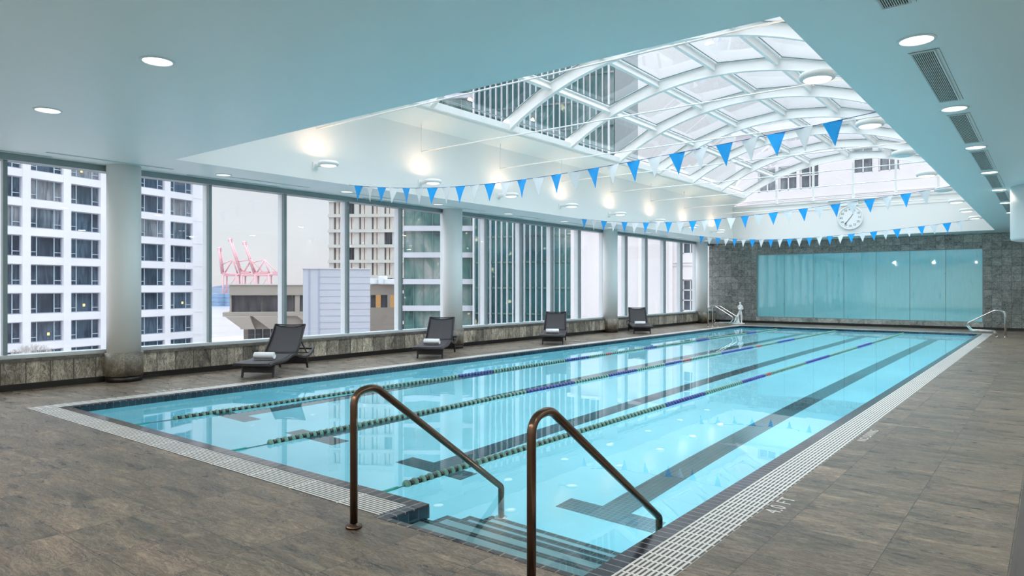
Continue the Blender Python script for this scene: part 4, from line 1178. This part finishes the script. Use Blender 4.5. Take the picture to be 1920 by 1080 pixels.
for c, z0, hh in wins:
    bm = bm_new(); Bv = Vector((0, 45, 0))
    for a, b in ((c-WWd/2, c-WWd/2+.07), (c+WWd/2-.07, c+WWd/2), (c-.03, c+.03)): wbox(bm, Bv, u, n, a, b, .2, .3, z0, z0+hh)
    for z in ((z0, z0+.72, z0+1.42, z0+2.13) if hh > 2 else (z0, z0+.85, z0+hh-.07)): wbox(bm, Bv, u, n, c-WWd/2, c+WWd/2, .2, .3, z, z+.07)
    w = under(mesh_obj('window', bm, 'pink2'), pb)
    bm = bm_new(); wbox(bm, Bv, u, n, c-WWd/2+.01, c+WWd/2-.01, .32, .36, z0+.02, z0+hh-.02)
    g = mesh_obj('pane', bm, 'pane_c' if z0 > 7 else 'pane_b'); g.parent = w

# --- ground, harbour, hills, port
bm = bm_new(); box(bm, -420, 400, -300, 500, -32, -30); struct(mesh_obj('ground', bm, 'ground'), 'city ground far below')
bm = bm_new(); box(bm, -4500, -421, -2500, 4500, -33.5, -33); struct(mesh_obj('harbour_water', bm, 'harbour'), 'pale harbour water')
hp = at(300, 3200); hq = at(900, 3200); u, n = frame_of(hp, hq)
bm = bm_new()
pts = [(0, -33)] + [(60*i, -33 + 22 + 26*sin(i*.35)+8*sin(i*1.3)) for i in range(36)] + [(60*35, -33)]
prism(bm, pts, 0, 300, lambda a, b, h: tuple(hp+u*a+n*h)[:2] + (b,))
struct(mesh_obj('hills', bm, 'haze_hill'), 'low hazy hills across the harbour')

def crane(uu, D, hz, label, lean):
    """gantry crane: A-frame legs, raised boom, back stays, horizontal bridge"""
    p = at(uu, D); o = empty('port_crane', (p.x, p.y, -33), AZ); tag(o, label, 'crane', 'pink red gantry cranes in the far port')
    r = 1.6
    for dx, dy in ((-14, -9), (14, -9), (-14, 9), (14, 9)):
        bm = bm_new(); tube(bm, [(dx, dy, 0), (dx*.92, dy, 62)], r, 6); mesh_obj('leg', bm, 'crane', o)
    bm = bm_new()
    for z in (18, 60): tube(bm, [(-14, -9, z), (14, -9, z)], r, 6); tube(bm, [(-14, 9, z), (14, 9, z)], r, 6); tube(bm, [(-14, -9, z), (-14, 9, z)], r, 6); tube(bm, [(14, -9, z), (14, 9, z)], r, 6)
    tube(bm, [(-14, -9, 18), (14, -9, 60)], r*.6, 6)
    mesh_obj('portal_beams', bm, 'crane', o)
    bm = bm_new(); tube(bm, [(-18, -3, 64), (34, -3, 61)], 2.2, 6); tube(bm, [(-18, 3, 64), (34, 3, 61)], 2.2, 6); mesh_obj('bridge', bm, 'crane', o)
    bm = bm_new(); tb = Vector((-18, 0, 64)); te = Vector((-18-lean, 0, hz+33))
    for dy in (-3.5, 3.5): tube(bm, [(tb.x, dy, tb.z), (te.x, dy, te.z)], 2.0, 6)
    for i in range(9):
        a = tb.lerp(te, i/9); b = tb.lerp(te, (i+1)/9); tube(bm, [(a.x, -3.5, a.z), (b.x, 3.5, b.z)], .9, 6)
    tube(bm, [(te.x-3, 0, te.z), (te.x+3, 0, te.z)], 4, 6)
    mesh_obj('boom', bm, 'crane', o)
    bm = bm_new(); tube(bm, [(-14, 0, 64), (2, 0, 92)], 1.5, 6); tube(bm, [(14, 0, 60), (2, 0, 92)], 1.5, 6); tube(bm, [(2, 0, 92), (32, 0, 61)], 1.0, 6); tube(bm, [(2, 0, 92), tb.lerp(te, .35)], 1.0, 6)
    mesh_obj('stays', bm, 'crane', o)
    bm = bm_new(); box(bm, 20, 38, -5, 5, 60, 68); mesh_obj('machinery_house', bm, 'crane', o)
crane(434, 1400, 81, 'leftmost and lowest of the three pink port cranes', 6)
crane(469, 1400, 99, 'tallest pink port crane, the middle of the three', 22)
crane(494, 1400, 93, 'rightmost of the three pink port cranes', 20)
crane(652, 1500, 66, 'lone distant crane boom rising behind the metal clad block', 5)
for i, (uu, w_, lab) in enumerate(((405, 26, 'blue container stack left of the cranes'), (424, 22, 'blue container stack under the left crane'))):
    p = at(uu, 1330); bm = bm_new()
    for k in range(3): box(bm, -w_, w_, -10, 10, k*8, k*8+7.6)
    tag(mesh_obj('container_stack', bm, 'cont_b', loc=(p.x, p.y, -33)), lab, 'containers', 'container stacks in the port')

# --- bare shrubs just outside the windows
def shrub(x, y, z, s, label):
    o = empty('bare_shrub', (x, y, z)); tag(o, label, 'shrub', 'leafless shrubs outside the windows')
    bm = bm_new()
    def grow(p, d, l, r, dep):
        q = p + d*l
        tube(bm, [p, p.lerp(q, .5)+Vector((random.uniform(-1, 1), random.uniform(-1, 1), 0))*l*.08, q], [r, r*.85, r*.7], 4, cap=False)
        if dep:
            for _ in range(3):
                dd = (d + Vector((random.uniform(-1, 1), random.uniform(-1, 1), random.uniform(-.3, .7)))*.75).normalized()
                grow(q, dd, l*.72, r*.65, dep-1)
    for _ in range(4):
        grow(Vector((0, 0, 0)), Vector((random.uniform(-.6, .6), random.uniform(-.6, .6), 1)).normalized(), s*.32, .012*s, 4)
    mesh_obj('branches', bm, 'twig', o)
for i, (uu, D, lab) in enumerate(((60, 26, 'leafless shrub top low in the leftmost window'), (330, 26, 'leafless shrub top just right of the nearest column'), (372, 25, 'leafless shrub top beside the first mullion after the nearest column'), (425, 27, 'leafless shrub top below the distant harbour'))):
    p = at(uu, D); shrub(p.x, p.y, -2.2 if i != 3 else -2.5, 1.9, lab)

# ------------------------------------------------------------------ world
w = bpy.data.worlds.new('sky'); SC.world = w; w.use_nodes = True; nt = w.node_tree; nt.nodes.clear()
ow = nt.nodes.new('ShaderNodeOutputWorld'); bg = nt.nodes.new('ShaderNodeBackground'); tc = nt.nodes.new('ShaderNodeTexCoord')
sp = nt.nodes.new('ShaderNodeSeparateXYZ'); L(nt, tc.outputs['Generated'], sp.inputs[0])
r = ramp_node(nt, sp.outputs[2], [(0.0, (.82, .74, .76)), (.06, (.80, .77, .80)), (.30, (.78, .79, .84)), (1, (.80, .84, .90))])
n = noise_node(nt, tc.outputs['Generated'], 2.2, 5, .55, .4)
cl = ramp_node(nt, n.outputs[0], [(.3, (.90, .91, .93)), (.7, (1.05, 1.05, 1.05))])
c = mix_node(nt, 1., r.outputs[0], cl.outputs[0], 'MULTIPLY')
L(nt, c, bg.inputs[0])
mr = nt.nodes.new('ShaderNodeMapRange'); mr.inputs[1].default_value = .0; mr.inputs[2].default_value = 1.; mr.inputs[3].default_value = 0.; mr.inputs[4].default_value = 1.
L(nt, sp.outputs[2], mr.inputs[0])
zp = nt.nodes.new('ShaderNodeMath'); zp.operation = 'POWER'; zp.inputs[1].default_value = 3.2; L(nt, mr.outputs[0], zp.inputs[0])
za = nt.nodes.new('ShaderNodeMath'); za.operation = 'MULTIPLY_ADD'; za.inputs[1].default_value = 3.9; za.inputs[2].default_value = .53
L(nt, zp.outputs[0], za.inputs[0]); L(nt, za.outputs[0], bg.inputs[1])
L(nt, bg.outputs[0], ow.inputs[0])

cy = SC.cycles
cy.use_denoising = True
cy.use_adaptive_sampling = True; cy.adaptive_threshold = .02
cy.max_bounces = 10; cy.diffuse_bounces = 5; cy.glossy_bounces = 4; cy.transmission_bounces = 8; cy.transparent_max_bounces = 12
cy.caustics_refractive = True; cy.caustics_reflective = False
cy.sample_clamp_indirect = 4.0; cy.blur_glossy = .5
